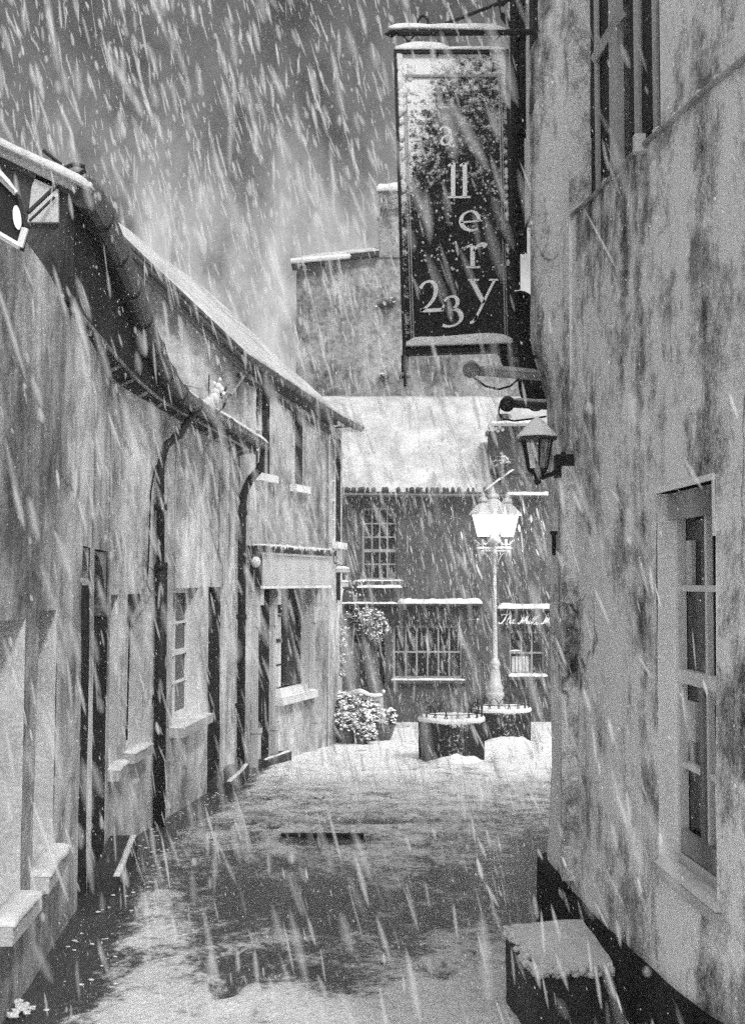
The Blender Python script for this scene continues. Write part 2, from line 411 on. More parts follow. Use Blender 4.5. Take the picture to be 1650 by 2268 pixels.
# ------------------------------------------------------------------ ground
WX = pw([(-6, -1.2), (3, -1.5), (5.75, -1.62), (7.44, -1.80), (9.68, -2.04), (10.85, -1.965), (13.8, -1.744), (15.3, -1.70), (17, -1.68)])
RX = pw([(-6, 1.7), (1, 1.28), (3, 1.15), (3.9, 1.09), (4.5, 1.05), (6.0, 1.01), (6.93, .97), (9, .97)])
def ground():
    xs = sorted(set(np.round(np.concatenate([np.linspace(-60, -2.4, 14), np.linspace(-2.3, 3.2, 150), np.linspace(3.4, 60, 14)]), 4)))
    ys = sorted(set(np.round(np.concatenate([np.linspace(-60, 3.6, 14), np.geomspace(3.8, 27, 330), np.linspace(28, 120, 14)]), 4)))
    prints = []
    for k in range(60):
        Y = random.uniform(5, 15); t = random.choice([.3, .5, .62, .8]) + random.uniform(-.07, .07)
        prints.append((lerp(WX(Y), RX(min(Y, 7)), t), Y, random.uniform(-.4, .4), random.uniform(.5, 1)))
    patches = [(520, 1985, 110, 95, .9), (720, 1990, 95, 90, .85), (880, 2010, 120, 95, .6), (600, 2128, 210, 40, .75), (330, 2075, 90, 25, .2), (1050, 1960, 130, 110, .5),
               (720, 1852, 95, 8, 1.5), (820, 1811, 80, 4.5, 1.1), (760, 2160, 60, 26, .5), (1190, 1950, 55, 120, .8), (1120, 1960, 70, 120, .3), (1000, 1705, 90, 14, .2),
               (400, 1905, 70, 30, .25), (560, 1760, 80, 12, .2)]
    V = []; wet = []
    for y in ys:
        for x in xs:
            z = gz(y) if y < 40 else gz(40) - (y - 40) * .002
            w = 0.0
            if 3.5 < y < 27 and -2.6 < x < 4:
                p = Vector((x, y, 0))
                h = .012 * nz(p * 1.7) + .008 * nz(p * 6) + .005 * nz(p * 17)
                for (fx, fy, a, q) in prints:
                    dx, dy = x - fx, y - fy
                    if abs(dx) < .3 and abs(dy) < .35:
                        r = (dx / .07) ** 2 + (dy / .15) ** 2
                        h -= .055 * q * math.exp(-r * 1.2) - .02 * q * math.exp(-(math.sqrt(r) - 1.5) ** 2 * 3)
                        w += .35 * q * math.exp(-r)
                if y < 17:
                    lw = x - WX(y)
                    w += 1.7 * max(0, 1 - max(0, lw - .12) / (.34 + .14 * nz(p * 2)))
                px = 825 + F * x / (y * cp_); py = 1290 - F * z / y      # where wet slush lies (metres, from the survey sketch)
                for (cx, cy, rx, ry, s) in patches:
                    r = ((px - cx) / rx) ** 2 + ((py - cy) / ry) ** 2
                    if r < 5: w += 1.15 * s * math.exp(-r * (1.0 if s < 1 else 1.6))
                if y < 7.3: w += .8 * max(0, 1 - max(0, RX(y) - x) / .22)
                w += .42 * max(0, 1 - abs(y - 11.0) / 5.5) - .12 * max(0, 1 - max(0, y - 4.8) / 1.6)
                h *= max(.15, 1 - .8 * min(1, w))
                h -= .02 * min(1, max(0, w))
                z += h
            V.append((x, y, z)); wet.append(w)
    W = len(xs); Fc = [(j * W + i, j * W + i + 1, (j + 1) * W + i + 1, (j + 1) * W + i) for j in range(len(ys) - 1) for i in range(W - 1)]
    me = bpy.data.meshes.new('ground'); me.from_pydata(V, [], Fc); me.update()
    at_ = me.attributes.new('wet', 'FLOAT', 'POINT'); at_.data.foreach_set('value', wet)
    me.polygons.foreach_set('use_smooth', [True] * len(me.polygons))
    m = bpy.data.materials.new('slushy_snow_on_wet_paving'); m.use_nodes = True
    t = m.node_tree; N = t.nodes; L = t.links; b = N['Principled BSDF']
    a = N.new('ShaderNodeAttribute'); a.attribute_name = 'wet'
    geo = N.new('ShaderNodeNewGeometry')
    mp = N.new('ShaderNodeMapping'); mp.inputs['Scale'].default_value = (.8, .62, 1); L.new(geo.outputs['Position'], mp.inputs[0])
    def noise(s, d, r=.6):
        n = N.new('ShaderNodeTexNoise'); n.inputs['Scale'].default_value = s; n.inputs['Detail'].default_value = d
        n.inputs['Roughness'].default_value = r; L.new(mp.outputs[0], n.inputs['Vector']); return n.outputs[0]
    def m2(op, p, q):
        n = N.new('ShaderNodeMath'); n.operation = op
        for i, z in enumerate((p, q)):
            if isinstance(z, (int, float)): n.inputs[i].default_value = z
            else: L.new(z, n.inputs[i])
        return n.outputs[0]
    n1 = m2('MULTIPLY', m2('SUBTRACT', noise(4.5, 9, .75), .5), 3.2)
    n2 = m2('MULTIPLY', m2('SUBTRACT', noise(30, 5, .75), .5), 2.6)
    sgn = m2('ADD', m2('ADD', a.outputs['Fac'], n1), n2)
    mr = N.new('ShaderNodeMapRange'); mr.interpolation_type = 'SMOOTHSTEP'
    mr.inputs['From Min'].default_value = .05; mr.inputs['From Max'].default_value = .95; L.new(sgn, mr.inputs[0])
    snowc = m2('ADD', .70, m2('MULTIPLY', m2('SUBTRACT', noise(60, 4, .8), .5), 1.1))
    mx = N.new('ShaderNodeMix'); mx.data_type = 'FLOAT'
    L.new(mr.outputs[0], mx.inputs[0]); L.new(snowc, mx.inputs[2]); mx.inputs[3].default_value = .045
    L.new(mx.outputs[0], b.inputs['Base Color'])
    rr = N.new('ShaderNodeMapRange'); rr.inputs['To Min'].default_value = .7; rr.inputs['To Max'].default_value = .22
    L.new(mr.outputs[0], rr.inputs[0]); L.new(rr.outputs[0], b.inputs['Roughness'])
    bp = N.new('ShaderNodeBump'); bp.inputs['Strength'].default_value = .8; bp.inputs['Distance'].default_value = .03
    L.new(noise(34, 6, .7), bp.inputs['Height']); L.new(bp.outputs[0], b.inputs['Normal'])
    me.materials.append(m)
    o = bpy.data.objects.new('ground', me); COL.objects.link(o); o['kind'] = 'structure'
ground()

# ------------------------------------------------------------------ left: near cottage with sagging gutter
def f_left(s, z, d):
    e = .02
    dx = (WX(s + e) - WX(s - e)) / (2 * e)
    n = Vector((1, -dx, 0)).normalized()
    und = .018 * nz((s * .9, z * .8, 3)) + .006 * nz((s * 3, z * 3, 8))
    return Vector((WX(s), s, z)) - n * (d - und * (1 if d <= 0.001 else .3))
def s_on(f, px, lo, hi):
    u = ray(px, 1290)[0]
    for _ in range(50):
        mdl = (lo + hi) / 2; p = f(mdl, 0, 0)
        # left walls: px grows with s
        if p.x / p.y < u: lo = mdl
        else: hi = mdl
    return (lo + hi) / 2
sL = lambda px: s_on(f_left, px, 4.0, 16.5)

cot = thing('cottage', 'long low rendered cottage with sagging eave gutter along the left of the lane', 'house', (-1.9, 10, gz(10)))
WT = 1.585
openings = []
sA = (5.25, sL(58)); zA = (zof(48, 1985, sA[1]), zof(63, 1370, sA[1]))
sB = (sL(88), sL(126)); zB = (zof(118, 1879, sB[1]), zof(132, 1350, sB[1]))
sC1 = (sL(181), sL(199)); sC2 = (sL(209), sL(238)); zC = zof(225, 1222, sC2[1])
sD1 = (sL(246), sL(264)); zD1 = (zof(262, 1690, sD1[1]), zof(265, 1317, sD1[1]))
sD2 = (sL(283), sL(318)); zD2 = (zof(318, 1650, sD2[1]), zof(316, 1315, sD2[1]))
sE = (sL(384), sL(440)); zE = (zof(440, 1582, sE[1]), zof(440, 1302, sE[1]))
sF = (sL(462), sL(489)); zF = zof(489, 1300, sF[1])
holes = [(sA[0], sA[1], *zA, .17), (sB[0], sB[1], *zB, .17), (sC1[0], sC1[1], -3, zC, .2, 'darkwood_shade'), (sC2[0], sC2[1], -3, zC, .2, 'darkwood_shade'),
         (sD1[0], sD1[1], *zD1, .16), (sD2[0], sD2[1], *zD2, .16), (sE[0], sE[1], *zE, .14), (sF[0], sF[1], -3, zF, .22, 'darkwood_shade')]  # doorway reveals get the dark colour as painted-in shade
w = MB()
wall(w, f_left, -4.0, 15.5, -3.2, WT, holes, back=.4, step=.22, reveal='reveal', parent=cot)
w.build('wall', 'render_l', cot, smooth=False)
for (sp, zz, c, r, dd) in ((sA, zA, 2, 4, .17), (sB, zB, 2, 4, .17), (sD1, zD1, 2, 4, .16), (sD2, zD2, 2, 4, .16)):
    sash(cot, f_left, sp[0], sp[1], zz[0], zz[1], dd, c, r, sill=(.09, .08, .05), snow=.03)
sash(cot, f_left, sE[0], sE[1], zE[0], zE[1], .13, 2, 4, sill=(.14, .09, .10), fr=.05, bar=.024, snow=.012)
def door(parent, f, s0, s1, z0, z1, d, mt='darkwood_shade', arch=False):
    m = MB(); m.fbox(f, s0, s1, z0, z1, d - .02, d + .03)
    n = 4
    for k in range(n):
        a = lerp(s0, s1, (k + .12) / n); b = lerp(s0, s1, (k + .88) / n)
        m.fbox(f, a, b, z0 + .12, z1 - .1, d - .035, d - .021)
    o = m.build('door', mt, parent)
    h = MB(); h.tube([f(s0 + .08, z0 + 1.0, d - .04), f(s0 + .08, z0 + 1.0, d - .08), f(s0 + .15, z0 + 1.0, d - .08)], .012)
    h.build('handle', 'iron', o)
    if arch:   # curved head filling the corners of the opening
        for q in (0, 1):
            a = MB(); r = (s1 - s0) * .95; zz = z1 - r * .62
            pts = []
            for k in range(9):
                t = math.pi / 2 * k / 8
                pts.append((lerp(s0, s1, .05) + r * math.cos(t) * .98, zz + r * .6 * math.sin(t)))
            pts = [(s1, zz)] + pts + [(s1, z1)] if q == 0 else None
            if pts is None: continue
            a.prism([f(x, y, .01) for x, y in pts], Vector(f(s0, zz, .17)) - Vector(f(s0, zz, .01)))
            a.build('arch_head', 'render_l', parent)
    return o
door(cot, f_left, sC1[0], sC1[1], -2.4, zC - .003, .2, arch=True)
door(cot, f_left, sC2[0], sC2[1], -2.4, zC - .003, .2, arch=True)
door(cot, f_left, sF[0], sF[1], -2.6, zF - .003, .2)
# door steps
def step(parent, f, s0, s1, pr, top, snow=.02):
    m = MB(); m.fbox(f, s0, s1, top - .35, top, -pr, -.015, 4)
    o = m.build('doorstep', 'stonestep', parent)
    q = MB(); q.strip([f(lerp(s0, s1, k / 6), top, -pr + .03) for k in range(7)], Vector(f(s0, top, -pr)) - Vector(f(s0, top, -pr + .045)), snow, seed=s0)
    q.build('snow', 'snow', o, smooth=True)
step(cot, f_left, sL(200), sL(248), .22, gz(8.8) + .12)
step(cot, f_left, sL(463), sL(505), .26, gz(14) + .13)
# eave: dark fascia under the sagging gutter
GUT = [(-1.627, 6.8, 2.225), (-1.66, 7.6, 2.18), (-1.70, 8.4, 2.09), (-1.745, 9.3, 1.965), (-1.765, 10, 1.83), (-1.75, 11, 1.70), (-1.68, 11.7, 1.69), (-1.55, 13, 1.70), (-1.338, 15.3, 1.705)]
gx = pw([(g[1], g[0]) for g in GUT]); gzz = pw([(g[1], g[2]) for g in GUT])
ys = [6.82 + k * (15.3 - 6.82) / 40 for k in range(41)]
so = MB()
for a, b in zip(ys[:-1], ys[1:]):
    fa = lambda y: Vector((gx(y) - .09, y, gzz(y) + .03)); fb = lambda y: Vector((gx(y) - .13, y, 1.63)); fc = lambda y: f_left(y, WT + .005, .02)
    so.quad(fa(a), fa(b), fb(b), fb(a)); so.quad(fb(a), fb(b), fc(b), fc(a))
so.build('fascia', 'soffit', cot)
ra = MB()   # rafter feet and a lath under the fascia
for k, y in enumerate(ys[1:-1:3]):
    ra.tube([Vector((gx(y) - .14, y, 1.612)), f_left(y, WT - .02, -.02)], .022, 4)
ra.tube([Vector((gx(y) - .125, y, 1.62)) for y in ys], .014, 6)
ra.build('rafter', 'oldwood', cot)
gm = MB()
gm.tube([Vector((gx(y), y, gzz(y))) for y in ys], [.092 - .0009 * i for i in range(41)], 12)
y = 7.25
while y < 15.2:
    gm.tube([Vector((gx(y - .02), y - .02, gzz(y - .02))), Vector((gx(y + .02), y + .02, gzz(y + .02)))], .107 - .0052 * (y - 7), 12)
    y += .62 if y < 12 else .8
gm.build('gutter', 'gutter', cot, smooth=False)
gs = MB(); gs.strip([Vector((gx(y) - .02, y, gzz(y) + .045)) for y in ys], (.12, 0, 0), .055, seed=3); gs.build('snow', 'snow', cot, smooth=True)
# gable-end verge, roof and its snow
vd = Vector((-1, 0, .48))
g0 = Vector((gx(6.8) + .03, 6.8, gzz(6.8) - .005))
ge = MB()
poly = [Vector((gx(6.8) - .1, 6.83, 1.60)), Vector((gx(6.8) - .1, 6.83, gzz(6.8) + .03)), g0 + vd * 1.9 + Vector((0, .03, 0)), Vector((g0.x - 1.9, 6.83, 1.6))]
ge.prism(poly, (0, .14, 0)); ge.build('gable', 'soffit', cot)
pe = MB()   # peeling pale panel
A_, B_ = at(62, 492, 6.81), at(134, 372, 6.81)
pe.prism([Vector((A_.x, 6.80, A_.z)), Vector((B_.x - .005, 6.80, A_.z)), Vector((B_.x - .01, 6.80, B_.z + .0)), Vector((lerp(A_.x, B_.x, .45), 6.80, B_.z + .05)), Vector((A_.x + .02, 6.80, lerp(A_.z, B_.z, .65)))], (0, .025, 0))
pe.build('panel', 'reveal', cot)
br = MB(); br.tube([at(62, 470, 6.6), at(128, 408, 6.74)], .012, 6); br.tube([at(66, 488, 6.6), at(120, 436, 6.7)], .008, 6); br.build('stay', 'iron', cot)
rf = MB(); rs = MB()
for i in range(20):
    a = lerp(6.8, 15.3, i / 20); b = lerp(6.8, 15.3, (i + 1) / 20)
    def R(y, t, o=0): return Vector((gx(y) - .05, y, gzz(y) + lerp(-.01, .05, min(1, (y - 6.8) / 3)) + o)) + Vector((-1, 0, lerp(.48, .36, (y - 6.8) / 8.5))) * t
    rf.hexa([R(a, 0, -.03), R(b, 0, -.03), R(b, 2.2, -.03), R(a, 2.2, -.03), R(a, 0), R(b, 0), R(b, 2.2), R(a, 2.2)])
rf.build('roof', 'tile', cot)
for i in range(14):
    a = lerp(6.78, 15.35, i / 14); b = lerp(6.78, 15.35, (i + 1) / 14)
    rs.slab(R(a, 0.0, .004), R(b, 0.0, .004), R(b, 2.2, .004), R(a, 2.2, .004), .06, 6, 16, .2, edge=False)
rs.strip([g0 + Vector((0.02, 0.02, .0)) + vd * (k * .1) for k in range(20)], (.0, .2, 0), .06, seed=5, amp=.2)
rs.build('roof_snow', 'roofsnow', cot, smooth=True)
hk = MB(); hk.tube([at(142, 372, 7.0), at(165, 362, 7.0), at(186, 368, 7.0), at(188, 378, 7.0), at(170, 386, 7.0), at(150, 390, 7.0)], .014, 6)
hk.tube([at(96, 332, 7.0), at(118, 350, 7.0), at(135, 363, 7.0)], .012, 6); hk.build('hook', 'iron', cot)
# downpipes of the cottage
dp = MB()
s1 = 10.95
top = f_left(s1, 1.2, -.06)
dp.tube([Vector((gx(11.6), 11.6, gzz(11.6) - .05)), Vector((gx(11.5) - .06, 11.45, 1.5)), f_left(11.2, 1.36, -.16), f_left(11.05, 1.25, -.07), f_left(s1, 1.05, -.05), f_left(s1, .16, -.05)], .036, 10)
dp.tube([f_left(s1, .18, -.06), f_left(s1, -2.2, -.06)], .054, 10)
for z in (.7, .16, -1.0): dp.tube([f_left(s1, z, -.055), f_left(s1, z - .05, -.055)], .06, 10)
dp.build('iron_tube', 'iron', cot, smooth=True)
dp = MB()
s2 = 15.25
dp.tube([Vector((gx(15.25) - .02, 15.22, 1.68)), Vector((gx(15.25) - .02, 15.22, 1.5)), Vector((gx(15.25) - .08, 15.22, 1.40)), f_left(s2, 1.28, -.16), f_left(s2, 1.1, -.08), f_left(s2, .8, -.07), f_left(s2, -2.32, -.07)], .052, 10)
for z in (.9, -.4, -1.5): dp.tube([f_left(s2, z, -.07), f_left(s2, z - .06, -.07)], .066, 10)
dp.build('iron_tube', 'iron', cot, smooth=True)
cb = MB()
cpts = [(405, 935, 11.4), (370, 965, 11.1), (335, 1040, 10.75), (325, 1090, 10.7), (322, 1200, 10.6), (318, 1295, 10.5), (328, 1315, 10.45), (318, 1335, 10.4), (300, 1325, 10.2), (288, 1316, 10.0)]
pp = []
for (px, py, Y) in cpts:
    s_ = sL(px); pp.append(f_left(s_, zof(px, py, s_), -.03))
sm = [pp[0]]
for a, b in zip(pp[:-1], pp[1:]): sm += [a.lerp(b, .5), b]
cb.tube(sm, .008, 6)
cb.tube([f_left(sL(284), zof(284, 1320, sL(284)), -.02), f_left(sL(279), zof(279, 1640, sL(279)), -.02)], .008, 6)
cb.build('cable', 'iron', cot)
# vertical cracks and old pipe scars in the plaster
for (px, y0, y1, r) in ((203, 970, 1200, .012), (240, 930, 1200, .009), (243, 1200, 1212, .014), (385, 960, 1290, .006), (492, 1000, 1300, .012), (488, 1040, 1160, .02)):
    ck = MB(); s_ = sL(px); pts = []
    for k in range(9):
        py = lerp(y0, y1, k / 8); pts.append(f_left(s_ + .012 * nz((px, py * .03, 1)), zof(px, py, s_), -.004 - (.006 if k % 3 else .0)))
    ck.tube(pts, r, 5); ck.build('conduit', 'oldwood', cot)

# snow-laden weed rooted in the gutter
wd = thing('gutter_weed', 'snow-laden weed with bare stalks growing out of the left gutter', 'plant', (gx(12.1), 12.1, gzz(12.1)))
c = Vector((gx(12.1), 12.1, gzz(12.1) + .04))
b = MB()
for (dx, dy, dz, r) in ((-.02, 0, .0, .075), (.02, 0, .05, .075), (.06, 0, .1, .06), (.08, .02, .17, .05), (.1, 0, .22, .036), (.13, 0, .19, .03), (.06, 0, .25, .022), (.115, 0, .29, .02), (.15, 0, .15, .022)):
    b.sphere(c + Vector((dx, dy, dz)), r, (1, 1, 1.1), 10, 8, .5)
b.build('snow', 'snow', wd, smooth=True)
b = MB()
b.tube([c + Vector((.0, 0, .05)), c + Vector((.005, 0, .34))], .006, 5); b.tube([c + Vector((0, 0, .18)), c + Vector((-.25, .0, .24))], .004, 5)
b.tube([c, c + Vector((.06, 0, -.06)), c + Vector((.14, 0, .0)), c + Vector((.17, 0, .06))], .012, 6)
for k in range(9): b.tube([c + Vector((.05 + .01 * k, 0, .1 + .02 * (k % 4))), c + Vector((.12 + .012 * k, .02, .12 + .02 * k))], .005, 5)
b.build('stalk', 'iron', wd)

# ------------------------------------------------------------------ shop house (two storeys) behind the cottage
A3 = Vector((-1.698, 15.44, 0)); B3 = Vector((-.683, 18.6, 0)); C3 = Vector((-.49, 19.75, 0))
def fline(P, Q):
    d = (Q - P).normalized(); n = Vector((d.y, -d.x, 0))      # outward, towards the lane
    L = (Q - P).length
    def f(s, z, dd): return Vector((P.x, P.y, z)) + d * s - n * dd
    return f, L, d, n
f3, L3, d3, n3 = fline(A3, B3)
f3c, L3c, d3c, n3c = fline(B3, C3)
s3 = lambda px: s_on(f3, px, -.6, 6)
s3c = lambda px: s_on(f3c, px, -.5, 6)
shop = thing('shop_house', 'two-storey rendered shop house with snowy roof where the lane meets the square', 'house', (-1.6, 17, gz(17)))
EV = 2.66
def evz(q): return lerp(2.80, 2.47, q / 3.32)
def box3(px0, px1, py0, py1, f=f3, sf=s3):
    a, b = sf(px0), sf(px1); p = f((a + b) / 2, 0, 0)
    pa = f(a, 0, 0); pb = f(b, 0, 0)
    return a, b, zof(px1, py1, pb.y), zof(px1, py0, pb.y)
W1 = box3(565, 596, 852, 1054); W2 = box3(646, 669, 893, 1078)
SW = box3(607, 684, 1302, 1528); SD = box3(567, 597, 1305, 1690)
w = MB(); rv = MB()
wall(w, f3, -.02, L3, -3.3, 2.8, [(*W1, .16, 'darkwood_shade'), (*W2, .16, 'darkwood_shade'), (SW[0], SW[1], SW[2], SW[3], .18, 'greypaint'), (SD[0], SD[1], -3.3, SD[3], .3, 'darkwood_shade')], step=.4, reveal='render_s', parent=shop, ztop=evz, zfix=2.0)  # upper window and shop door reveals: shade put in as dark colour
CW = box3(737, 754, 975, 1203, f3c, s3c)
wall(w, f3c, 0, L3c, -3.3, EV - .2, [(*CW, .12)], step=.5, reveal='darkwood_shade', parent=shop)
# rear return so the house has a body
w.quad(f3c(L3c, -3.3, 0), f3c(L3c, EV - .2, 0), f3c(L3c, EV - .1, 5), f3c(L3c, -3.3, 5))
w.build('wall', 'render_s', shop)
# gable wall facing down the lane
gw = MB()
rk = .95
gp = [Vector((A3.x + .02, 15.40, -2.6)), Vector((A3.x + .02, 15.40, 2.94))]
gp += [Vector((A3.x + .02 - 2.0, 15.40, 2.94 + 2.0 * rk)), Vector((A3.x + .02 - 4.0, 15.40, 2.94))]
gp += [Vector((A3.x - 3.98, 15.40, -2.6))]
gw.prism(gp, (0, .3, 0)); gw.build('gable', 'render_s', shop)
sash(shop, f3, *W1, .14, 2, 4, sill=(.1, .1, .08), snow=.0, sillmat='white')
sash(shop, f3, *W2, .14, 2, 4, sill=(.1, .1, .08), snow=.0, sillmat='white')
sash(shop, f3c, *CW, .1, 3, 5, sill=(.1, .1, .08), snow=.0, mt='white', sillmat='white')
# shop front: pilasters, fascia, cornice, window and door
for px, pb in ((561, 1700), (600, 1682), (688, 1672)):
    sf = MB(); s_ = s3(px); Y = f3(s_, 0, 0).y; zb = gz(Y) - .1; zt = zof(px, 1303, Y)
    sf.fbox(f3, s_ - .05, s_ + .05, zb, zb + .52, -.1, -.001); sf.fbox(f3, s_ - .06, s_ + .06, zb + .52, zb + .58, -.115, -.001)
    sf.fbox(f3, s_ - .045, s_ - .02, zb + .58, zt - .5, -.06, -.001); sf.fbox(f3, s_ + .02, s_ + .045, zb + .58, zt - .5, -.06, -.001)
    sf.fbox(f3, s_ - .02, s_ + .02, zb + .58, zt - .5, -.045, -.001)
    sf.fbox(f3, s_ - .05, s_ + .05, zt - .5, zt - .22, -.08, -.001); sf.fbox(f3, s_ - .055, s_ + .055, zt - .22, zt, -.13, -.001)
    sf.build('pilaster', 'greypaint', shop)
s_a, s_b = s3(553), s3(706)
zf0, zf1 = zof(640, 1299, f3(s3(640), 0, 0).y), zof(640, 1231, f3(s3(640), 0, 0).y)
fb = MB(); fb.fbox(f3, s_a, s_b, zf0, zf1, -.16, -.002)
fa_ = fb.build('fascia', 'darkwood_shade', shop)
fb = MB(); fb.fbox(f3, s_a + .02, s_b - .02, zf0 + .02, zf1 - .02, -.18, -.162); fb.build('board', 'greypaint', fa_)
fb = MB(); fb.fbox(f3, s_a - .02, s_b + .02, zf0 - .025, zf0 + .015, -.195, -.163); fb.fbox(f3, s_a - .02, s_b + .02, zf1 - .015, zf1 + .02, -.195, -.163); fb.build('moulding', 'white', fa_)
co = MB(); co.fbox(f3, s_a - .1, s_b + .12, zf1 + .022, zf1 + .10, -.24, -.002)
cor = co.build('cornice', 'darkwood_shade', shop)
q = MB()
for k in range(46):
    s_ = lerp(s_a + .1, s_b, random.random()); h = random.uniform(.02, .07)
    q.sphere(f3(s_, zf1 + .105 - h * .3, -.22 - random.uniform(0, .02)), random.uniform(.014, .03), (1, 1, random.uniform(.8, 1.6)), 6, 5, .4)
q.strip([f3(lerp(s_a, s_b, k / 8), zf1 + .10, -.12) for k in range(9)], n3 * .22, .03, seed=9)
q.build('snow', 'snow', cor, smooth=True)
hk = MB(); p = f3(s_b + .1, zf1 + .02, -.2); hk.tube([p, p + Vector((0, 0, -.08)), p + Vector((.03, 0, -.12)), p + Vector((.06, 0, -.09))], .01, 6); hk.build('hook', 'iron', shop)
ws = sash(shop, f3, SW[0], SW[1], SW[2], SW[3], .14, 2, 4, fr=.05, bar=.02, sill=(.14, .1, .02), snow=.02, mt='darkwood_shade', sillmat='white')
q = MB(); q.fbox(f3, SW[0] + .08, lerp(SW[0], SW[1], .45), SW[2] + .1, SW[3] - .35, .136, .149, 6); q.build('blind', 'curtain', ws)
q = MB(); q.fbox(f3, SW[0] - .02, SW[1] + .02, SW[2] + .0, SW[2] + .09, .0, .09); q.build('bottom_rail', 'white', ws)
st = MB(); st.fbox(f3, SW[0] - .02, SW[1] + .0, -2.7, SW[2] - .12, -.02, -.002); st.build('stall_riser', 'render_s', shop)
door(shop, f3, SD[0], SD[1], -2.42, SD[3] - .003, .28)
step(shop, f3, s3(559), s3(614), .22, gz(16.2) + .1)
# eave gutter, soffit, verge, roof
ev = MB()
ge0 = f3(-.12, 2.83, -.16); ge1 = f3(L3 + .1, 2.52, -.16)
ge2 = ge1 + Vector((.32, .62, -.08))
npt = [ge0.lerp(ge1, k / 10) for k in range(11)] + [ge2]
ev.tube(npt, .055, 10)
for k in range(0, 10, 2): ev.tube([npt[k].lerp(npt[k + 1], .45), npt[k].lerp(npt[k + 1], .55)], .066, 10)
ev.tube([ge1.lerp(ge2, .3), ge1.lerp(ge2, .36)], .066, 10); ev.tube([ge1.lerp(ge2, .7), ge1.lerp(ge2, .76)], .066, 10)
ev.build('gutter', 'gutter', shop)
so = MB()
for (dz0, dz1, d0, d1) in ((-.06, .02, -.15, .05), (-.2, -.16, -.05, -.001)):
    p = [f3(-.1, evz(-.1), d0), f3(L3 + .02, evz(L3), d0), f3(L3 + .02, evz(L3), d1), f3(-.1, evz(-.1), d1)]
    so.hexa([q + Vector((0, 0, dz0)) for q in p] + [q + Vector((0, 0, dz1)) for q in p])
so.build('soffit', 'soffit', shop)
cs = MB(); cs.prism([f3c(-.02, EV - .22, -.02), f3c(L3c, EV - .22, -.02), f3c(L3c, EV - .22, -.28), f3c(-.02, EV - .20, -.16)], (0, 0, .05)); cs.build('eave_board', 'white', shop)
for t in (.25, .7): bk = MB(); p = ge1.lerp(ge2, t); bk.tube([p, p + Vector((-.3, -.02, -.03))], .014, 6); bk.build('bracket', 'iron', shop)
hn = MB(); p = ge0; hn.tube([p + Vector((0, 0, -.04)), p + Vector((-.02, 0, -.2)), f3(.1, 2.4, -.02) + Vector((-.14, -.12, 0)), p + Vector((-.26, 0, -.42))], .016, 6); hn.build('overflow_pipe', 'greypaint', shop)
up3 = Vector((-n3.x, -n3.y, rk))
R0 = f3(-.16, 2.86, -.16); R1 = f3(L3 + .32, 2.54, -.10)
# the roof plane turns up behind the eave
D0 = Vector((-1, 0, rk)); D1 = Vector((-.955, .297, .93))
rf = MB(); rf.hexa([R0 - Vector((0, 0, .05)), R1 - Vector((0, 0, .05)), R1 + D1 * 2.2 - Vector((0, 0, .05)), R0 + D0 * 2.2 - Vector((0, 0, .05)), R0, R1, R1 + D1 * 2.2, R0 + D0 * 2.2])
q0, q1 = R0 + D0 * 2.2, R1 + D1 * 2.2
b0, b1 = q0 + Vector((-2.2, 0, -2.2 * rk)), q1 + Vector((-2.1, .65, -2.05))
rf.hexa([q0 - Vector((0, 0, .05)), q1 - Vector((0, 0, .05)), b1 - Vector((0, 0, .05)), b0 - Vector((0, 0, .05)), q0 - Vector((0, 0, .001)), q1 - Vector((0, 0, .001)), b1, b0])
rf.build('roof', 'tile', shop)
rs = MB(); rs.slab(R0 + Vector((0, 0, .006)), R1 + Vector((0, 0, .006)), R1 + D1 * 2.2 + Vector((0, 0, .006)), R0 + D0 * 2.2 + Vector((0, 0, .006)), .07, 24, 30, .3)
rs.strip([npt[k] + Vector((0, 0, .03)) for k in range(12)], n3 * .11, .06, seed=4)
rs.build('roof_snow', 'roofsnow', shop, smooth=True)
vg = MB()
for (o, zo, r) in ((-.02, -.05, .035), (-.05, -.13, .03), (-.0, -.21, .035), (.0, -.29, .018)):
    vg.tube([R0 + Vector((.05, o - .05, zo)) + D0 * t for t in np.linspace(0, 2.2, 12)], r, 6)
vg.build('verge', 'tile', shop)
vt = MB()
for k in range(30):
    p = R0 + Vector((.02, -.10, -.03)) + D0 * (k * .075); vt.sphere(p, .028, (1, .6, .8), 6, 5, .6)
vt.build('verge_tile', 'tile', shop)
# vertical pipe and corner line
pp = MB(); pp.tube([f3(L3 - .02, EV - .2, -.03), f3(L3 - .02, -2.5, -.03)], .014, 6); pp.build('conduit', 'greypaint', shop)
# little globe lamp left of the fascia
gl = thing('wall_lamp', 'small white globe lamp on the wall left of the shop fascia', 'wall lamp', f3(s3(541), zof(541, 1250, 15.7), 0))
p = f3(s3(541) , zof(541, 1245, 15.6), -.16)
m = MB(); m.sphere(p, .062, (1, 1, 1.15), 12, 9); m.build('globe', 'white', gl, smooth=True)
m = MB(); m.tube([p + Vector((0, 0, .06)), p + Vector((0, 0, .12)), p + Vector((-.1, .04, .14))], .016, 6); m.build('arm', 'iron', gl)

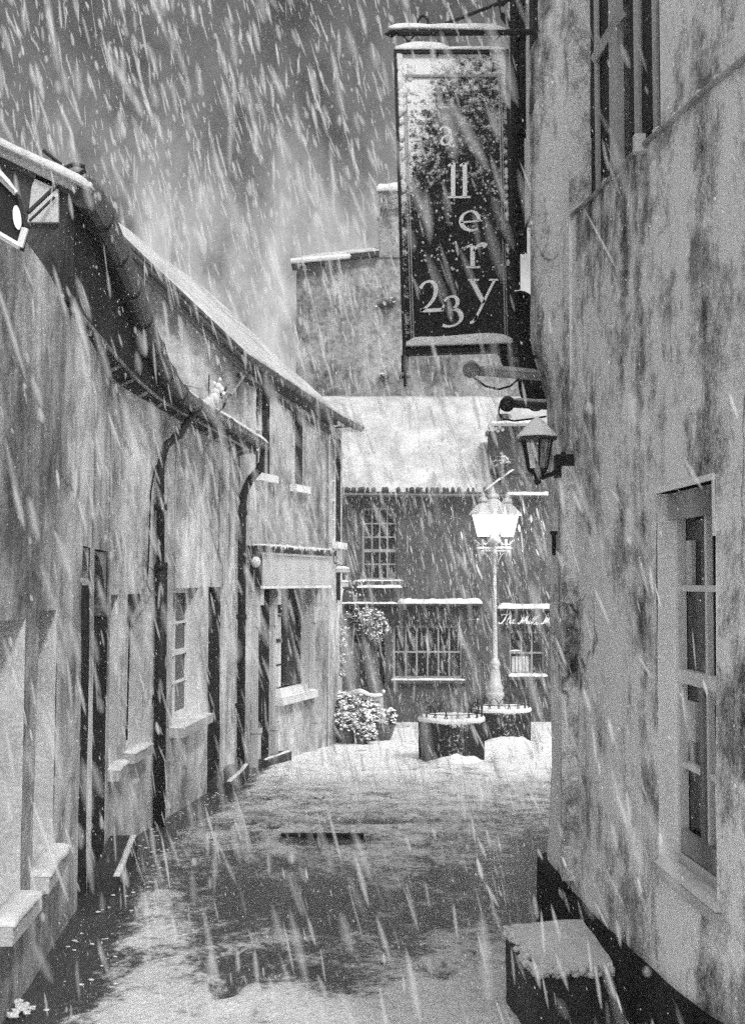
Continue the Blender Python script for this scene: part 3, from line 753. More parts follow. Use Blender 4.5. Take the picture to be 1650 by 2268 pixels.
# ------------------------------------------------------------------ far stone house across the square
YF = 24.0
def f4(s, z, d): return Vector((s, YF + d, z))
def X4(px): return ray(px, 1290)[0] * YF
def Z4(py): return zof(825, py, YF)
far = thing('stone_house', 'dark stone house with broad snowy roof and shopfronts across the square', 'house', (1.5, YF, gz(YF)))
EZ = Z4(1096)
UW = (X4(802), X4(880), Z4(1287), Z4(1124)); LW = (X4(870), X4(1024), Z4(1506), Z4(1386)); LD = (X4(797), X4(852), -3.2, Z4(1398)); RW = (X4(1127), X4(1206), Z4(1498), Z4(1398))
w = MB(); wall(w, f4, -3.5, 6.5, -3.4, EZ, [(*UW, .14), (*LW, .14), (*LD, .3), (*RW, .14)], step=.6)
w.build('wall', 'stone', far)
def snowledge(mb, px0, px1, py, h, dep=.2, sd=1):
    mb.strip([Vector((lerp(X4(px0), X4(px1), k / 8), YF - dep * .5, Z4(py))) for k in range(9)], (0, -dep, 0), h, seed=sd)
sash(far, f4, *UW, .12, 4, 5, mt='dimpaint', sill=(.16, .08, .12), bar=.028, snow=.03, sillmat='stone')
sash(far, f4, *LW, .12, 6, 2, mt='dimpaint', sill=(.12, .06, .04), bar=.035, mid=False, snow=.03, sillmat='stone')
sash(far, f4, *RW, .12, 3, 2, mt='dimpaint', sill=(.16, .06, .03), bar=.035, mid=False, snow=.06, sillmat='stone')
q = MB()
for k in range(5): q.fbox(f4, lerp(RW[0] + .06, RW[1] - .3, k / 5), lerp(RW[0] + .06, RW[1] - .3, (k + .8) / 5), RW[2] + .07, Z4(1455), .1, .118)
q.build('curtain', 'curtain', far)
door(far, f4, LD[0], LD[1], -2.75, LD[3] - .004, .28, 'black')
lb = MB()
lb.fbox(f4, X4(742), X4(1062), Z4(1342), Z4(1337), -.22, -.001); lb.fbox(f4, X4(748), X4(1055), Z4(1372), Z4(1342) - .003, -.1, -.001)
lb.fbox(f4, X4(748), X4(1057), Z4(1378), Z4(1372) - .003, -.13, -.001)
fo = lb.build('shop_fascia', 'darkwood_shade', far)
q = MB(); snowledge(q, 748, 880, 1337, .035, .22, 2); snowledge(q, 880, 1066, 1337, .10, .22, 3); snowledge(q, 1030, 1060, 1372, .03, .1, 6); snowledge(q, 790, 890, 1302, .07, .2, 8); q.build('snow', 'snow', fo, smooth=True)
lb = MB(); lb.fbox(f4, X4(1101), X4(1250), Z4(1353), Z4(1348), -.22, -.001); lb.fbox(f4, X4(1101), X4(1250), Z4(1396), Z4(1353) - .003, -.08, -.001)
fo = lb.build('shop_fascia', 'darkwood_shade', far)
q = MB(); snowledge(q, 1100, 1250, 1348, .10, .22, 12); q.build('snow', 'snow', fo, smooth=True)
# thin snow on the lower rails
q = MB(); snowledge(q, 880, 940, 1509, .03, .07, 22); snowledge(q, 985, 1026, 1511, .04, .07, 23); snowledge(q, 1128, 1152, 1442, .025, .06, 24); q.build('rail_snow', 'snow', far, smooth=True)
# painted script lettering on the right fascia
def stroke(mb, pts, w, plane, th=.006):
    """calligraphic ribbon: pts (x,y), width from nib"""
    n = len(pts); L = []; Rr = []
    for i, (x, y) in enumerate(pts):
        a = pts[max(0, i - 1)]; b = pts[min(n - 1, i + 1)]
        dx, dy = b[0] - a[0], b[1] - a[1]; l = math.hypot(dx, dy) or 1
        nx, ny = -dy / l, dx / l
        ww = w(i / (n - 1), dx / l, dy / l) * .5 if callable(w) else w * .5
        L.append((x + nx * ww, y + ny * ww)); Rr.append((x - nx * ww, y - ny * ww))
    for i in range(n - 1):
        mb.hexa([plane(*L[i], 0), plane(*L[i + 1], 0), plane(*Rr[i + 1], 0), plane(*Rr[i], 0), plane(*L[i], th), plane(*L[i + 1], th), plane(*Rr[i + 1], th), plane(*Rr[i], th)])
def bez(*pts, n=10):
    out = []
    for k in range(n + 1):
        t = k / n; p = [Vector((*q, 0)) for q in pts]
        while len(p) > 1: p = [p[i].lerp(p[i + 1], t) for i in range(len(p) - 1)]
        out.append((p[0].x, p[0].y))
    return out
# glyphs on a unit x-height, slanted
SCRIPT = {
 'T': ([bez((-.1, 1.3), (.1, 1.75), (.6, 1.4), (1.15, 1.65)), bez((.75, 1.5), (.6, .9), (.55, .2), (.2, .02), (-.2, -.1), (-.15, .35))], .95),
 'h': ([bez((0, .1), (.5, .8), (.55, 1.7), (.3, 1.6), (.2, 1.3), (.1, 0)), bez((.12, .2), (.35, 1.1), (.7, .9), (.45, .2), (.5, -.1), (.8, .25))], .75),
 'e': ([bez((0, .35), (.6, .5), (.6, 1.05), (.25, 1.0), (.0, .5), (.05, -.15), (.65, .25))], .6),
 'M': ([bez((-.1, .3), (-.2, -.15), (.25, -.05), (.35, .6), (.45, 1.55)), bez((.45, 1.55), (.5, .9), (.55, .4), (.55, .05)), bez((.55, .05), (.8, .6), (.95, 1.3), (1.1, 1.55)), bez((1.1, 1.55), (1.05, .8), (1.0, -.1), (1.35, .2))], 1.3),
 'i': ([bez((0, .3), (.2, .7), (.28, .95)), bez((.26, .95), (.1, .2), (.15, -.1), (.5, .3)), bez((.36, 1.28), (.4, 1.3), n=2)], .42),
 'l': ([bez((0, .2), (.6, .9), (.6, 1.75), (.35, 1.6), (.15, .9), (.05, -.1), (.5, .25))], .45),
 'k': ([bez((0, .1), (.5, .8), (.55, 1.7), (.3, 1.6), (.2, 1.3), (.1, 0)), bez((.2, .55), (.5, 1.1), (.65, .9), (.3, .55), (.25, .5)), bez((.3, .5), (.45, .1), (.5, -.3), (.8, .2))], .75)}
tx = MB(); cx = X4(1101) + .03; xh = .128; zb_ = Z4(1383)
for ch in 'The Milk M':
    if ch == ' ': cx += .075; tx.build('lettering', 'letter', fo); tx = MB(); continue
    st_, adv = SCRIPT[ch]
    for s_ in st_:
        stroke(tx, [(cx + (x + y * .3) * xh, zb_ + y * xh) for x, y in s_], lambda t, dx, dy: .013 + .024 * max(0, abs(dy) - .35), lambda x, y, d: (x, YF - .082 - d, y))
    cx += adv * xh * 1.02
tx.build('lettering', 'letter', fo)
# roof
rf = MB(); sl = .97
RZ = [Vector((-4, YF - .25, EZ + .02)), Vector((X4(1078), YF - .25, EZ + .02)), Vector((X4(1078) + .0, YF + 2.05, EZ + .02 + 2.3 * sl)), Vector((-4, YF + 2.05, EZ + .02 + 2.3 * sl))]
E6 = Vector((5.5, YF - .25, EZ + .02)); R6 = Vector((5.5, YF + 2.05, EZ + .02 + 2.3 * sl))
rf.hexa([RZ[0] - Vector((0, 0, .06)), E6 - Vector((0, 0, .06)), R6 - Vector((0, 0, .06)), RZ[3] - Vector((0, 0, .06)), RZ[0], E6, R6, RZ[3]])
rf.build('roof', 'tile', far)
rs = MB(); rs.slab(RZ[0] + Vector((0, 0, .005)), E6 + Vector((0, 0, .005)), R6 + Vector((0, 0, .005)), RZ[3] + Vector((0, 0, .005)), .09, 60, 18, .5)
rs.build('roof_snow', 'roofsnow', far, smooth=True)
tl = MB()
for k in range(46):
    x = lerp(X4(760), X4(1075), k / 45) + random.uniform(-.03, .03)
    if random.random() < .6: tl.tube([(x, YF - .29, EZ + .05), (x, YF - .2, EZ + .11)], random.uniform(.025, .045), 6)
tl.build('eave_tile', 'tile', far)
gt = MB(); gt.tube([(-4, YF - .3, EZ - .0), (5, YF - .3, EZ - .06)], .045, 8); gt.build('gutter', 'gutter', far)
# gable with chimney rising on the right of the roof
gb = MB()
gb.prism([(X4(1070), YF - .32, EZ + .02), (X4(1134), YF - .32, Z4(1046)), (X4(1300), YF - .32, Z4(1046)), (X4(1300), YF - .32, EZ - .02)], (0, 1.3, 0))
gb.build('gable', 'stone', far)
ch = MB(); ch.box(X4(1088), X4(1182), YF - .36, YF + .6, Z4(1052), Z4(958)); ch.box(X4(1083), X4(1187), YF - .41, YF + .65, Z4(958), Z4(949))
cho = ch.build('chimney', 'stone', far)
ch = MB(); ch.lathe((X4(1118), YF, Z4(949)), [(.15, 0), (.13, .2), (.15, .22), (.14, .28)], 12); ch.build('chimney_pot', 'tile', cho)
ch = MB(); snowledge(ch, 1081, 1188, 949, .09, .8, 31)
for k in range(14): ch.sphere((X4(lerp(1078, 1112, random.random())), YF - .42, Z4(lerp(944, 962, random.random()))), random.uniform(.02, .05), (1, 1, 1), 6, 5, .5)
ch.build('snow', 'snow', cho, smooth=True)
q = MB(); q.strip([Vector((X4(1070), YF - .36, EZ + .05)), Vector((X4(1134), YF - .36, Z4(1045))), ], (0, .2, 0), .05, seed=41)
q.strip([Vector((X4(lerp(1118, 1260, k / 6)), YF - .36, Z4(1099) - .002 * k)) for k in range(7)], (0, -.12, 0), .07, seed=44); q.build('ledge_snow', 'snow', far, smooth=True)

def leaf_blob(mb, c, r, n, size, sc=(1, 1, 1), sd=0):
    rr = random.Random(sd)
    c = Vector(c)
    for _ in range(n):
        d = Vector((rr.gauss(0, 1), rr.gauss(0, 1), rr.gauss(0, 1))).normalized() * (rr.random() ** .45) * r
        p = c + Vector((d.x * sc[0], d.y * sc[1], d.z * sc[2]))
        a = Vector((rr.gauss(0, 1), rr.gauss(0, 1), rr.gauss(0, .6))).normalized(); b = a.cross(Vector((rr.gauss(0, 1), rr.gauss(0, 1), rr.gauss(0, 1)))).normalized()
        s = size * rr.uniform(.6, 1.4)
        mb.add([p - a * s, p + b * s * .45 + Vector((0, 0, s * .12)), p + a * s, p - b * s * .45 - Vector((0, 0, s * .12))], [(0, 1, 2, 3)])
def snow_blob(mb, c, r, n, size, sc=(1, 1, 1), sd=0, up=.25):
    rr = random.Random(sd); c = Vector(c)
    for _ in range(n):
        d = Vector((rr.gauss(0, 1), rr.gauss(0, 1), abs(rr.gauss(0, 1)) * 1.0 - up)).normalized() * r * rr.uniform(.75, 1.08)
        p = c + Vector((d.x * sc[0], d.y * sc[1], d.z * sc[2]))
        if rr.random() < .35: mb.sphere(p, size * rr.uniform(.3, .9), (1.3, 1.1, .6), 6, 5, .8)
        for _k in range(3):
            a = Vector((rr.gauss(0, 1), rr.gauss(0, 1), rr.gauss(0, .35))).normalized(); b = a.cross(Vector((rr.gauss(0, .4), rr.gauss(0, .4), 1))).normalized()
            o = p + Vector((rr.gauss(0, 1), rr.gauss(0, 1), rr.gauss(0, .6))) * size; q_ = size * rr.uniform(.5, 1.3)
            mb.add([o - a * q_, o + b * q_ * .5 + Vector((0, 0, q_ * .25)), o + a * q_, o - b * q_ * .5 - Vector((0, 0, q_ * .1))], [(0, 1, 2, 3)])
def weed(name, label, c, r, sd, twigs=0):
    o = thing(name, label, 'plant', c)
    m = MB(); leaf_blob(m, c, r, 60, r * .35, sd=sd); m.build('foliage', 'leaf', o)
    m = MB(); snow_blob(m, c, r * .8, 16, r * .35, sd=sd + 1); m.build('snow', 'snow', o, smooth=True)
    if twigs:
        m = MB()
        for k in range(twigs):
            q = Vector(c); pts = [q.copy()]
            for j in range(4): q = q + Vector((random.uniform(-.12, -.02), 0, random.uniform(.03, .14))); pts.append(q.copy())
            m.tube(pts, .007, 4)
        m.build('twig', 'leaf', o)
weed('roof_weed', 'snowy weed with bare twigs at the foot of the far chimney', (X4(1103), YF - .42, Z4(1030)), .17, 5, 7)

# ------------------------------------------------------------------ tall rear house
YT = 27.6
def XT(px): return ray(px, 1290)[0] * YT
def ZT(py): return zof(825, py, YT)
tall = thing('tall_house', 'tall blank rendered house with chimney rising behind the snowy roof', 'house', (.5, YT, gz(YT)))
w = MB()
w.prism([(XT(654), YT, -4), (XT(654), YT, ZT(586)), (XT(842), YT, ZT(566)), (XT(1112), YT, ZT(566)), (XT(1112), YT, ZT(655)), (XT(1215), YT, ZT(655)), (XT(1215), YT, -4)][::-1], (0, 5, 0))
w.build('wall', 'render_t', tall)
w = MB(); w.box(XT(839), XT(1010), YT - .04, YT + 1.2, ZT(570), ZT(452)); cho = w.build('chimney', 'render_t', tall)
w = MB(); w.box(XT(836), XT(1014), YT - .1, YT + 1.26, ZT(452), ZT(428)); w.build('chimney_cap', 'tile', cho)
w = MB()
for k in range(420):
    x = lerp(XT(833), XT(905), random.random()); z = ZT(lerp(416, 456, random.random() ** .8)); l = random.uniform(.05, .15)
    w.tube([(x, YT - .12, z), (x + random.uniform(-.1, .02), YT - .16, z - l * .4), (x + random.uniform(-.12, .02), YT - .18, z - l)], .012, 3)
w.build('tuft', 'oldwood', cho)
w = MB(); w.strip([Vector((XT(lerp(834, 1000, k / 6)), YT - .05, ZT(428))) for k in range(7)], (0, -.4, 0), .22, seed=55); w.build('snow', 'snow', cho, smooth=True)
w = MB(); w.prism([(XT(643), YT - .2, ZT(589)), (XT(643), YT - .2, ZT(582)), (XT(840), YT - .2, ZT(561)), (XT(840), YT - .2, ZT(570))][::-1], (0, .6, 0)); w.build('eave', 'darkwood_shade', tall)
w = MB(); w.tube([(XT(643), YT - .26, ZT(584)), (XT(775), YT - .26, ZT(573))], .06, 8); w.build('gutter', 'white', tall)
w = MB(); w.slab((XT(645), YT - .2, ZT(581)), (XT(838), YT - .2, ZT(560)), (XT(838) + .2, YT + 2.2, ZT(500)), (XT(700), YT + 2.2, ZT(540)), .12, 12, 6, .3); w.build('roof_snow', 'roofsnow', tall, smooth=True)
weed('wall_weed', 'left of the two snowy tufts high on the tall house wall', Vector((XT(847), YT - .1, ZT(676))), .13, 61)
weed('wall_weed', 'right of the two snowy tufts high on the tall house wall', Vector((XT(866), YT - .1, ZT(671))), .13, 62)
weed('wall_weed', 'lone snowy tuft low on the tall house wall above the roof', Vector((XT(851), YT - .1, ZT(838))), .12, 63)

# ------------------------------------------------------------------ right: gallery building
def smooth(t): t = min(1, max(0, t)); return t * t * (3 - 2 * t)
def f_right(s, z, d):
    e = .02
    dx = (RX(s + e) - RX(s - e)) / (2 * e); n = Vector((-1, dx, 0)).normalized()
    over = .10 * smooth((z - .95) / .45) * smooth((s - 6.2) / .5)
    rnd = .10 * smooth((s - 6.75) / .18) ** 2
    und = .02 * nz((s * .9, z * .7, 31)) + .008 * nz((s * 3.2, z * 2.6, 38))
    bat = .05 * smooth((-.9 - z) / 1.2)
    return Vector((RX(s), s, z)) + n * (over - rnd + bat + und * (1 if d <= .001 else .3) - d)
def f_up(s, z, d): return f_right(s, z, d + .035)
def sR(px, f=f_right, z=0, dd=0):
    u = ray(px, 1290)[0]; lo, hi = 1.5, 6.93
    for _ in range(50):
        m = (lo + hi) / 2; p = f(m, z, dd)
        if p.x / p.y > u: lo = m
        else: hi = m
    return (lo + hi) / 2
gal = thing('gallery_building', 'roughly rendered old building with dark tarred plinth and sash window filling the right side', 'building', (1.4, 4.5, gz(4.5)))
sK = sR(1275, z=1.8); zK = zof(1275, 478, sK); sK2 = sR(1640, z=1.5); zK2 = zof(1640, 158, sK2)
slope = (zK - zK2) / (sK - sK2)
def rtop(s): return 4.2 if s > sK + .004 else max(.9, zK + slope * (s - sK))
sW = (sR(1588) , sR(1453)); sW = (sW[0], sW[1]); zW = (zof(1462, 1912, sW[1]), zof(1452, 1094, sW[1]))
w = MB()
# columns split at the step in the wall top
wall(w, f_right, 2.9, sK, -3, 4.2, [(*sW, *zW, .10)], step=.2, ztop=rtop, zfix=.55, reveal='reveal_w', parent=gal, back=.5)
wall(w, f_right, sK, 6.93, -3, 4.2, [], step=.12, back=.085)
w.quad(f_right(2.9, -3, 0), f_right(2.9, 1.2, 0), Vector((5, 2.9, 1.2)), Vector((5, 2.9, -3)))  # unseen near end, wall cut short here to let sunlight onto the lane
w.quad(f_right(6.93, -3, 0), f_right(6.93, 4.2, 0), Vector((5, 6.8, 4.2)), Vector((5, 6.8, -3)))
w.build('wall', 'render_r', gal)
# upper wall set back behind the sloping ledge, with the timber window
sU = (sR(1478, f_up, 1.9), sK - .002)
w = MB(); wall(w, f_up, 2.9, sK + .3, .5, 4.2, [(sU[0], sU[1], .8, 4.1, .08)], step=.3, back=.35); w.build('upper_wall', 'render_r', gal)
lg = MB()
pts = [f_right(lerp(2.9, sK, k / 14), rtop(lerp(2.9, sK, k / 14)) + .004, -.006) for k in range(15)]
lg.tube(pts, .011, 6); lg.build('ledge', 'oldwood', gal)
q = MB()
for k in range(26):
    t = lerp(sK2 - .3, sK - .1, random.random()); q.sphere(f_right(t, rtop(t) + .012, -.004), random.uniform(.006, .016), (1, 1.6, .8), 6, 5, .5)
q.build('ledge_snow', 'snow', gal, smooth=True)
# upper timber window
m = MB(); a, b = sU
dU = .05
def ubox(px0, px1, z0, z1, d0, d1, mb): mb.fbox(f_up, sR(px1, f_up, 2.2, dU), sR(px0, f_up, 2.2, dU), z0, z1, d0, d1)
ubox(1304, 1312, .8, 4.1, dU - .012, dU, m); ubox(1378, 1396, .8, 4.1, dU - .03, dU, m); ubox(1424, 1434, .8, 4.1, dU - .012, dU, m); ubox(1336, 1343, .8, 4.1, dU - .012, dU, m); ubox(1464, 1474, .8, 4.1, dU - .01, dU, m)
uw = m.build('timber_window', 'greypaint', gal)
m = MB(); 
for (x0, x1) in ((1318, 1335), (1343, 1375), (1408, 1423), (1436, 1461)):
    for (y0, y1, o) in ((-90, 150, .0), (155, 290, .012), (295, 560, .0)):
        Y_ = sR((x0 + x1) / 2, f_up, 2, dU); m.fbox(f_up, sR(x1, f_up, 2.2, dU), sR(x0, f_up, 2.2, dU), zof(x0, y1, Y_), zof(x0, y0, Y_), dU + .004 - o * .3, dU + .02)
m.build('panel', 'darkwood_shade', uw)
m = MB(); p0 = at(1318, 128, 5.75); p1 = at(1377, 30, 5.2)
p0.x = f_up(p0.y, p0.z, dU - .03).x; p1.x = f_up(p1.y, p1.z, dU - .03).x
m.tube([p0, p1], .026, 4); m.build('brace', 'greypaint', uw)
# lower sash window
sw = sash(gal, f_right, sW[0], sW[1], zW[0], zW[1], .092, 2, 4, fr=.03, bar=.022, mt='white', th=.022)
q = MB(); mid = (zW[0] + zW[1]) / 2
q.fbox(f_right, sW[0] + .02, sW[1] - .02, zW[1] - .10, zW[1] - .002, .04, .068); q.build('head', 'oldwood', sw)
q = MB(); q.fbox(f_right, sW[0] + .02, sW[1] - .03, zW[0] + .05, zW[0] + .13, .07, .09); q.fbox(f_right, sW[1] - .30, sW[1] - .26, zW[0] + .131, mid - .02, .072, .092); q.build('lower_sash', 'oldwood', sw)
q = MB(); q.fbox(f_right, sW[1] - .16, sW[1] - .06, mid - .22, mid - .08, .088, .1035); q.build('notice', 'curtain', sw); q = MB(); q.fbox(f_right, sW[1] - .14, sW[1] - .08, mid + .32, mid + .5, .088, .1035); q.build('notice', 'curtain', sw)
q = MB(); q.fbox(f_right, sW[0] - .05, sW[1] + .04, zW[0] - .035, zW[0] - .002, -.022, .07, 3); si = q.build('sill', 'sill', sw)
q = MB(); q.slab(f_right(sW[0] - .04, zW[0], -.018), f_right(sW[1] + .03, zW[0], -.018), f_right(sW[1] + .03, zW[0], .06), f_right(sW[0] - .04, zW[0], .06), .02, 20, 5, .5); q.build('snow', 'snow', sw, smooth=True)
# whitened surround of the window
q = MB(); q.fbox(f_right, sW[0], sW[1], zW[1] + .0, zW[1] + .02, -.012, .1)
q.fbox(f_right, sW[0] + 0.0, sW[0] + .02, zW[1] - .18, zW[1], -.006, .002); q.build('lintel', 'reveal_w', gal)
# tarred plinth following the wall foot, top edge dropping towards the street corner
pl = MB()
sP = [lerp(2.88, 6.93, k / 44) for k in range(45)]
ptop = pw([(1, -1.1), (3.2, -1.25), (3.8, -1.36), (4.3, -1.40), (5, -1.46), (5.6, -1.5), (6.3, -1.52), (6.93, -1.50), (8, -1.5)])
for a, b in zip(sP[:-1], sP[1:]):
    ea, eb = [.018 * smooth((q_ - 5.7) / .25) for q_ in (a, b)]
    pl.hexa([f_right(a, -3, -.045 - ea), f_right(b, -3, -.045 - eb), f_right(b, -3, .05), f_right(a, -3, .05), f_right(a, ptop(a), -.035 - ea), f_right(b, ptop(b), -.035 - eb), f_right(b, ptop(b), .05), f_right(a, ptop(a), .05)])
pl.build('plinth', 'tar', gal)
# flat pilaster with rounded head near the corner, and boss at its foot
sP1 = 6.02; zP = zof(1300, 1032, sP1)
pi = MB()
prof = [(-2.0)] 
poly = [Vector((f_right(sP1, 0, -.06).x, sP1, -1.5))]
pi.hexa([f_right(sP1, -1.45, -.065), f_right(6.9, -1.45, -.03), f_right(6.9, -1.45, .05), f_right(sP1, -1.45, .05), f_right(sP1, zP, -.065), f_right(6.9, zP, -.03), f_right(6.9, zP, .05), f_right(sP1, zP, .05)])
pi.build('pilaster', 'render_r', gal)
# narrow sign board edge-on at the corner
cbx = MB(); Yc = 6.55; pA = at(1232, 1295, Yc); pB = at(1243, 1145, Yc)
cbx.box(pA.x - .004, pA.x + .022, Yc - .05, Yc + .35, pA.z, pB.z); o = cbx.build('slim_board', 'white', None)
o.location = (0, 0, 0); tag(o, 'slim pale board fixed edge-on to the right wall below the wall lantern', 'board')
lt = MB(); pA = at(1227, 1230, 6.5); lt.tube([pA, pA + Vector((0, 0, .12))], .012, 6); lt.tube([pA + Vector((-.02, 0, .12)), pA + Vector((.02, 0, .12))], .01, 5); lt.build('latch', 'iron', o)
# shaded wall end on the corner drawn as dark tubes, with a pale conduit
pg = MB(); Yd = 7.02
for (x0, x1, y0, y1) in ((1133, 1148, -40, 640), (1149, 1163, -40, 560)):
    a_ = at(x0, y1, Yd); b_ = at(x1, y0, Yd); pg.tube([Vector(((a_.x + b_.x) / 2, Yd, a_.z)), Vector(((a_.x + b_.x) / 2, Yd, b_.z))], abs(b_.x - a_.x) / 2, 10)
for py in (90, 300, 470): c = at(1148, py, Yd); pg.tube([c, c + Vector((0, 0, .05))], .048, 10)
pg.build('iron_tube', 'iron', gal)
pg = MB(); a_ = at(1174, 500, 6.75); b_ = at(1174, 60, 6.75); pg.tube([a_, b_], .022, 10); pg.tube([a_, a_ + Vector((0, 0, .5))], .03, 10)
pg.build('conduit', 'white', gal)
# second frontage round the corner
rf2 = MB(); rf2.box(1.32, 5, 6.95, 8.7, -3, 4.0); rf2.build('side_wing', 'render_r', gal)
# conduit and junction box on the upper right wall
jb = MB(); c = at(1487, 318, 4.6); c.x = f_right(4.6, c.z, -.03).x; jb.box(c.x - .012, c.x + .03, 4.58, 4.62, c.z - .035, c.z + .035); jb.build('junction_box', 'white', gal)

# ------------------------------------------------------------------ hanging gallery sign
YS = 6.6
def S(px, py, d=0): v = at(px, py, YS); v.y += d; return v
bracket = thing('sign_bracket', 'iron sign bracket with arrow tip and snow above the hanging sign', 'bracket', (.9, YS, S(1165, 72).z))
m = MB(); m.tube([S(880, 72), S(1185, 70)], .018, 8)
tip = S(850, 74); m.add([tip, S(868, 62), S(884, 72), S(868, 83), S(868, 72, -.03), S(868, 72, .03)], [(0, 1, 4), (1, 2, 4), (2, 3, 4), (3, 0, 4), (1, 0, 5), (2, 1, 5), (3, 2, 5), (0, 3, 5)])
m.build('arm', 'iron', bracket)
m = MB(); m.tube([S(972, 57), S(1110, 4), S(1185, -25)], .010, 6); m.build('stay', 'iron', bracket)
m = MB(); m.tube([S(925, 58), S(926, 44), S(931, 36), S(938, 34), S(945, 38), S(948, 46), S(948, 58)], .008, 6); m.build('loop', 'iron', bracket)
m = MB()
spiral = [S(1135 + (30 - t * 2.2) * math.cos(t * .55 + 2.0), 20 + (34 - t * 2.4) * math.sin(t * .55 + 2.0)) for t in range(14)]
m.tube(spiral, .010, 6); m.tube([S(1103, -30), S(1106, 5), S(1115, 35), S(1130, 55), S(1148, 62)], .012, 6); m.build('scroll', 'iron', bracket)
m = MB(); m.strip([S(860, 64), S(884, 64), S(900, 62), S(980, 64), S(1060, 66), S(1120, 67)], (0, .05, 0), .032, seed=70); m.build('snow', 'snow', bracket, smooth=True)
m = MB(); p = S(1186, 30); m.box(p.x - .02, p.x + .06, YS - .05, YS + .12, S(0, 90).z, S(0, -20).z); m.build('wall_plate', 'iron', bracket)

sign = thing('hanging_sign', 'tall dark hanging gallery sign crusted with snow, pale letters and number 23', 'sign', S(1005, 450))
TL, TR, BR, BL = S(872, 113), S(1125, 113), S(1141, 779), S(892, 787)
def sg(u, v, d=0):   # u,v in 0..1 across the board (v from top), d towards the viewer
    p = TL.lerp(TR, u).lerp(BL.lerp(BR, u), v); return Vector((p.x, YS - d, p.z))
def sbox(mb, u0, u1, v0, v1, d0, d1):
    mb.hexa([sg(u0, v1, d0), sg(u1, v1, d0), sg(u1, v1, d1), sg(u0, v1, d1), sg(u0, v0, d0), sg(u1, v0, d0), sg(u1, v0, d1), sg(u0, v0, d1)])
# face material: stuck snow thins out downwards and to the right
def sign_face():
    m = bpy.data.materials.new('snow_crusted_sign_face'); m.use_nodes = True
    t = m.node_tree; N = t.nodes; L = t.links; b = N['Principled BSDF']; b.inputs['Roughness'].default_value = .85; b.inputs['Specular IOR Level'].default_value = .08
    a = N.new('ShaderNodeAttribute'); a.attribute_name = 'stuck'
    geo = N.new('ShaderNodeNewGeometry')
    def noise(s, d, r):
        n = N.new('ShaderNodeTexNoise'); n.inputs['Scale'].default_value = s; n.inputs['Detail'].default_value = d; n.inputs['Roughness'].default_value = r
        L.new(geo.outputs['Position'], n.inputs['Vector']); return n.outputs[0]
    def m2(op, p, q):
        n = N.new('ShaderNodeMath'); n.operation = op
        for i, z in enumerate((p, q)):
            if isinstance(z, (int, float)): n.inputs[i].default_value = z
            else: L.new(z, n.inputs[i])
        return n.outputs[0]
    v = m2('ADD', a.outputs['Fac'], m2('ADD', m2('MULTIPLY', m2('SUBTRACT', noise(26, 4, .7), .5), 2.6), m2('MULTIPLY', m2('SUBTRACT', noise(90, 2, .7), .5), 1.2)))
    mr = N.new('ShaderNodeMapRange'); mr.interpolation_type = 'SMOOTHSTEP'; mr.inputs['From Min'].default_value = .35; mr.inputs['From Max'].default_value = .95; L.new(v, mr.inputs[0])
    mx = N.new('ShaderNodeMix'); mx.data_type = 'FLOAT'; mx.inputs[2].default_value = .022; mx.inputs[3].default_value = .72
    L.new(mr.outputs[0], mx.inputs[0]); L.new(mx.outputs[0], b.inputs['Base Color'])
    bp = N.new('ShaderNodeBump'); bp.inputs['Strength'].default_value = .6; bp.inputs['Distance'].default_value = .01
    L.new(mr.outputs[0], bp.inputs['Height']); L.new(bp.outputs[0], b.inputs['Normal'])
    return m
n_u, n_v = 24, 60
V = []; st_ = []
for d in (.012, -.012):
    for j in range(n_v + 1):
        for i in range(n_u + 1):
            u, v = i / n_u, j / n_v
            V.append(sg(.02 + .96 * u, .01 + .98 * v, d) - wloc(sign))
            k = np.interp(v, [0, .12, .25, .40, .55, .7, 1], [.9, .52, .40, .32, .14, .0, -.1])
            k += 1.1 * max(0, 1 - u / .45) * max(0, 1 - v / .55) + .6 * max(0, 1 - u / .10) + .3 * max(0, (u - .9) / .1)
            st_.append(k)
Wd = n_u + 1; K = Wd * (n_v + 1); Fc = []
for j in range(n_v):
    for i in range(n_u):
        a = j * Wd + i; Fc.append((a, a + Wd, a + Wd + 1, a + 1)); Fc.append((K + a, K + a + 1, K + a + Wd + 1, K + a + Wd))
me = bpy.data.meshes.new('board'); me.from_pydata([tuple(q) for q in V], [], Fc); me.update()
me.attributes.new('stuck', 'FLOAT', 'POINT').data.foreach_set('value', st_)
STUCK = sign_face(); me.materials.append(STUCK); bo = bpy.data.objects.new('board', me); COL.objects.link(bo); bo.parent = sign
fm = MB()
sbox(fm, 0, .025, 0, 1, -.035, .035); sbox(fm, .972, 1, 0, 1, -.035, .035); sbox(fm, .025, .972, .985, 1, -.035, .035); sbox(fm, .025, .972, 0, .012, -.035, .035)
fm.build('frame', 'iron', sign)
fm = MB(); sbox(fm, .095, .105, .08, .972, .012, .022); sbox(fm, .905, .915, .09, .972, .012, .022); sbox(fm, .105, .905, .962, .972, .012, .022); sbox(fm, .105, .905, .082, .09, .012, .022)
sbox(fm, .075, .084, .06, .98, .012, .018); sbox(fm, .926, .934, .06, .98, .012, .018)
fm.build('moulding', 'oldwood', sign)
for u, yb in ((.13, 0), (.88, 0)):
    ch = MB(); p = sg(u, 0, 0); q = Vector((p.x, YS, S(0, 78).z))
    ch.tube([q + Vector((-.03, 0, 0)), q + Vector((0, 0, -.035)), q + Vector((.03, 0, 0))], .006, 6); ch.tube([q + Vector((0, 0, -.03)), p], .009, 6); ch.build('hanger', 'iron', sign)
sn = MB()
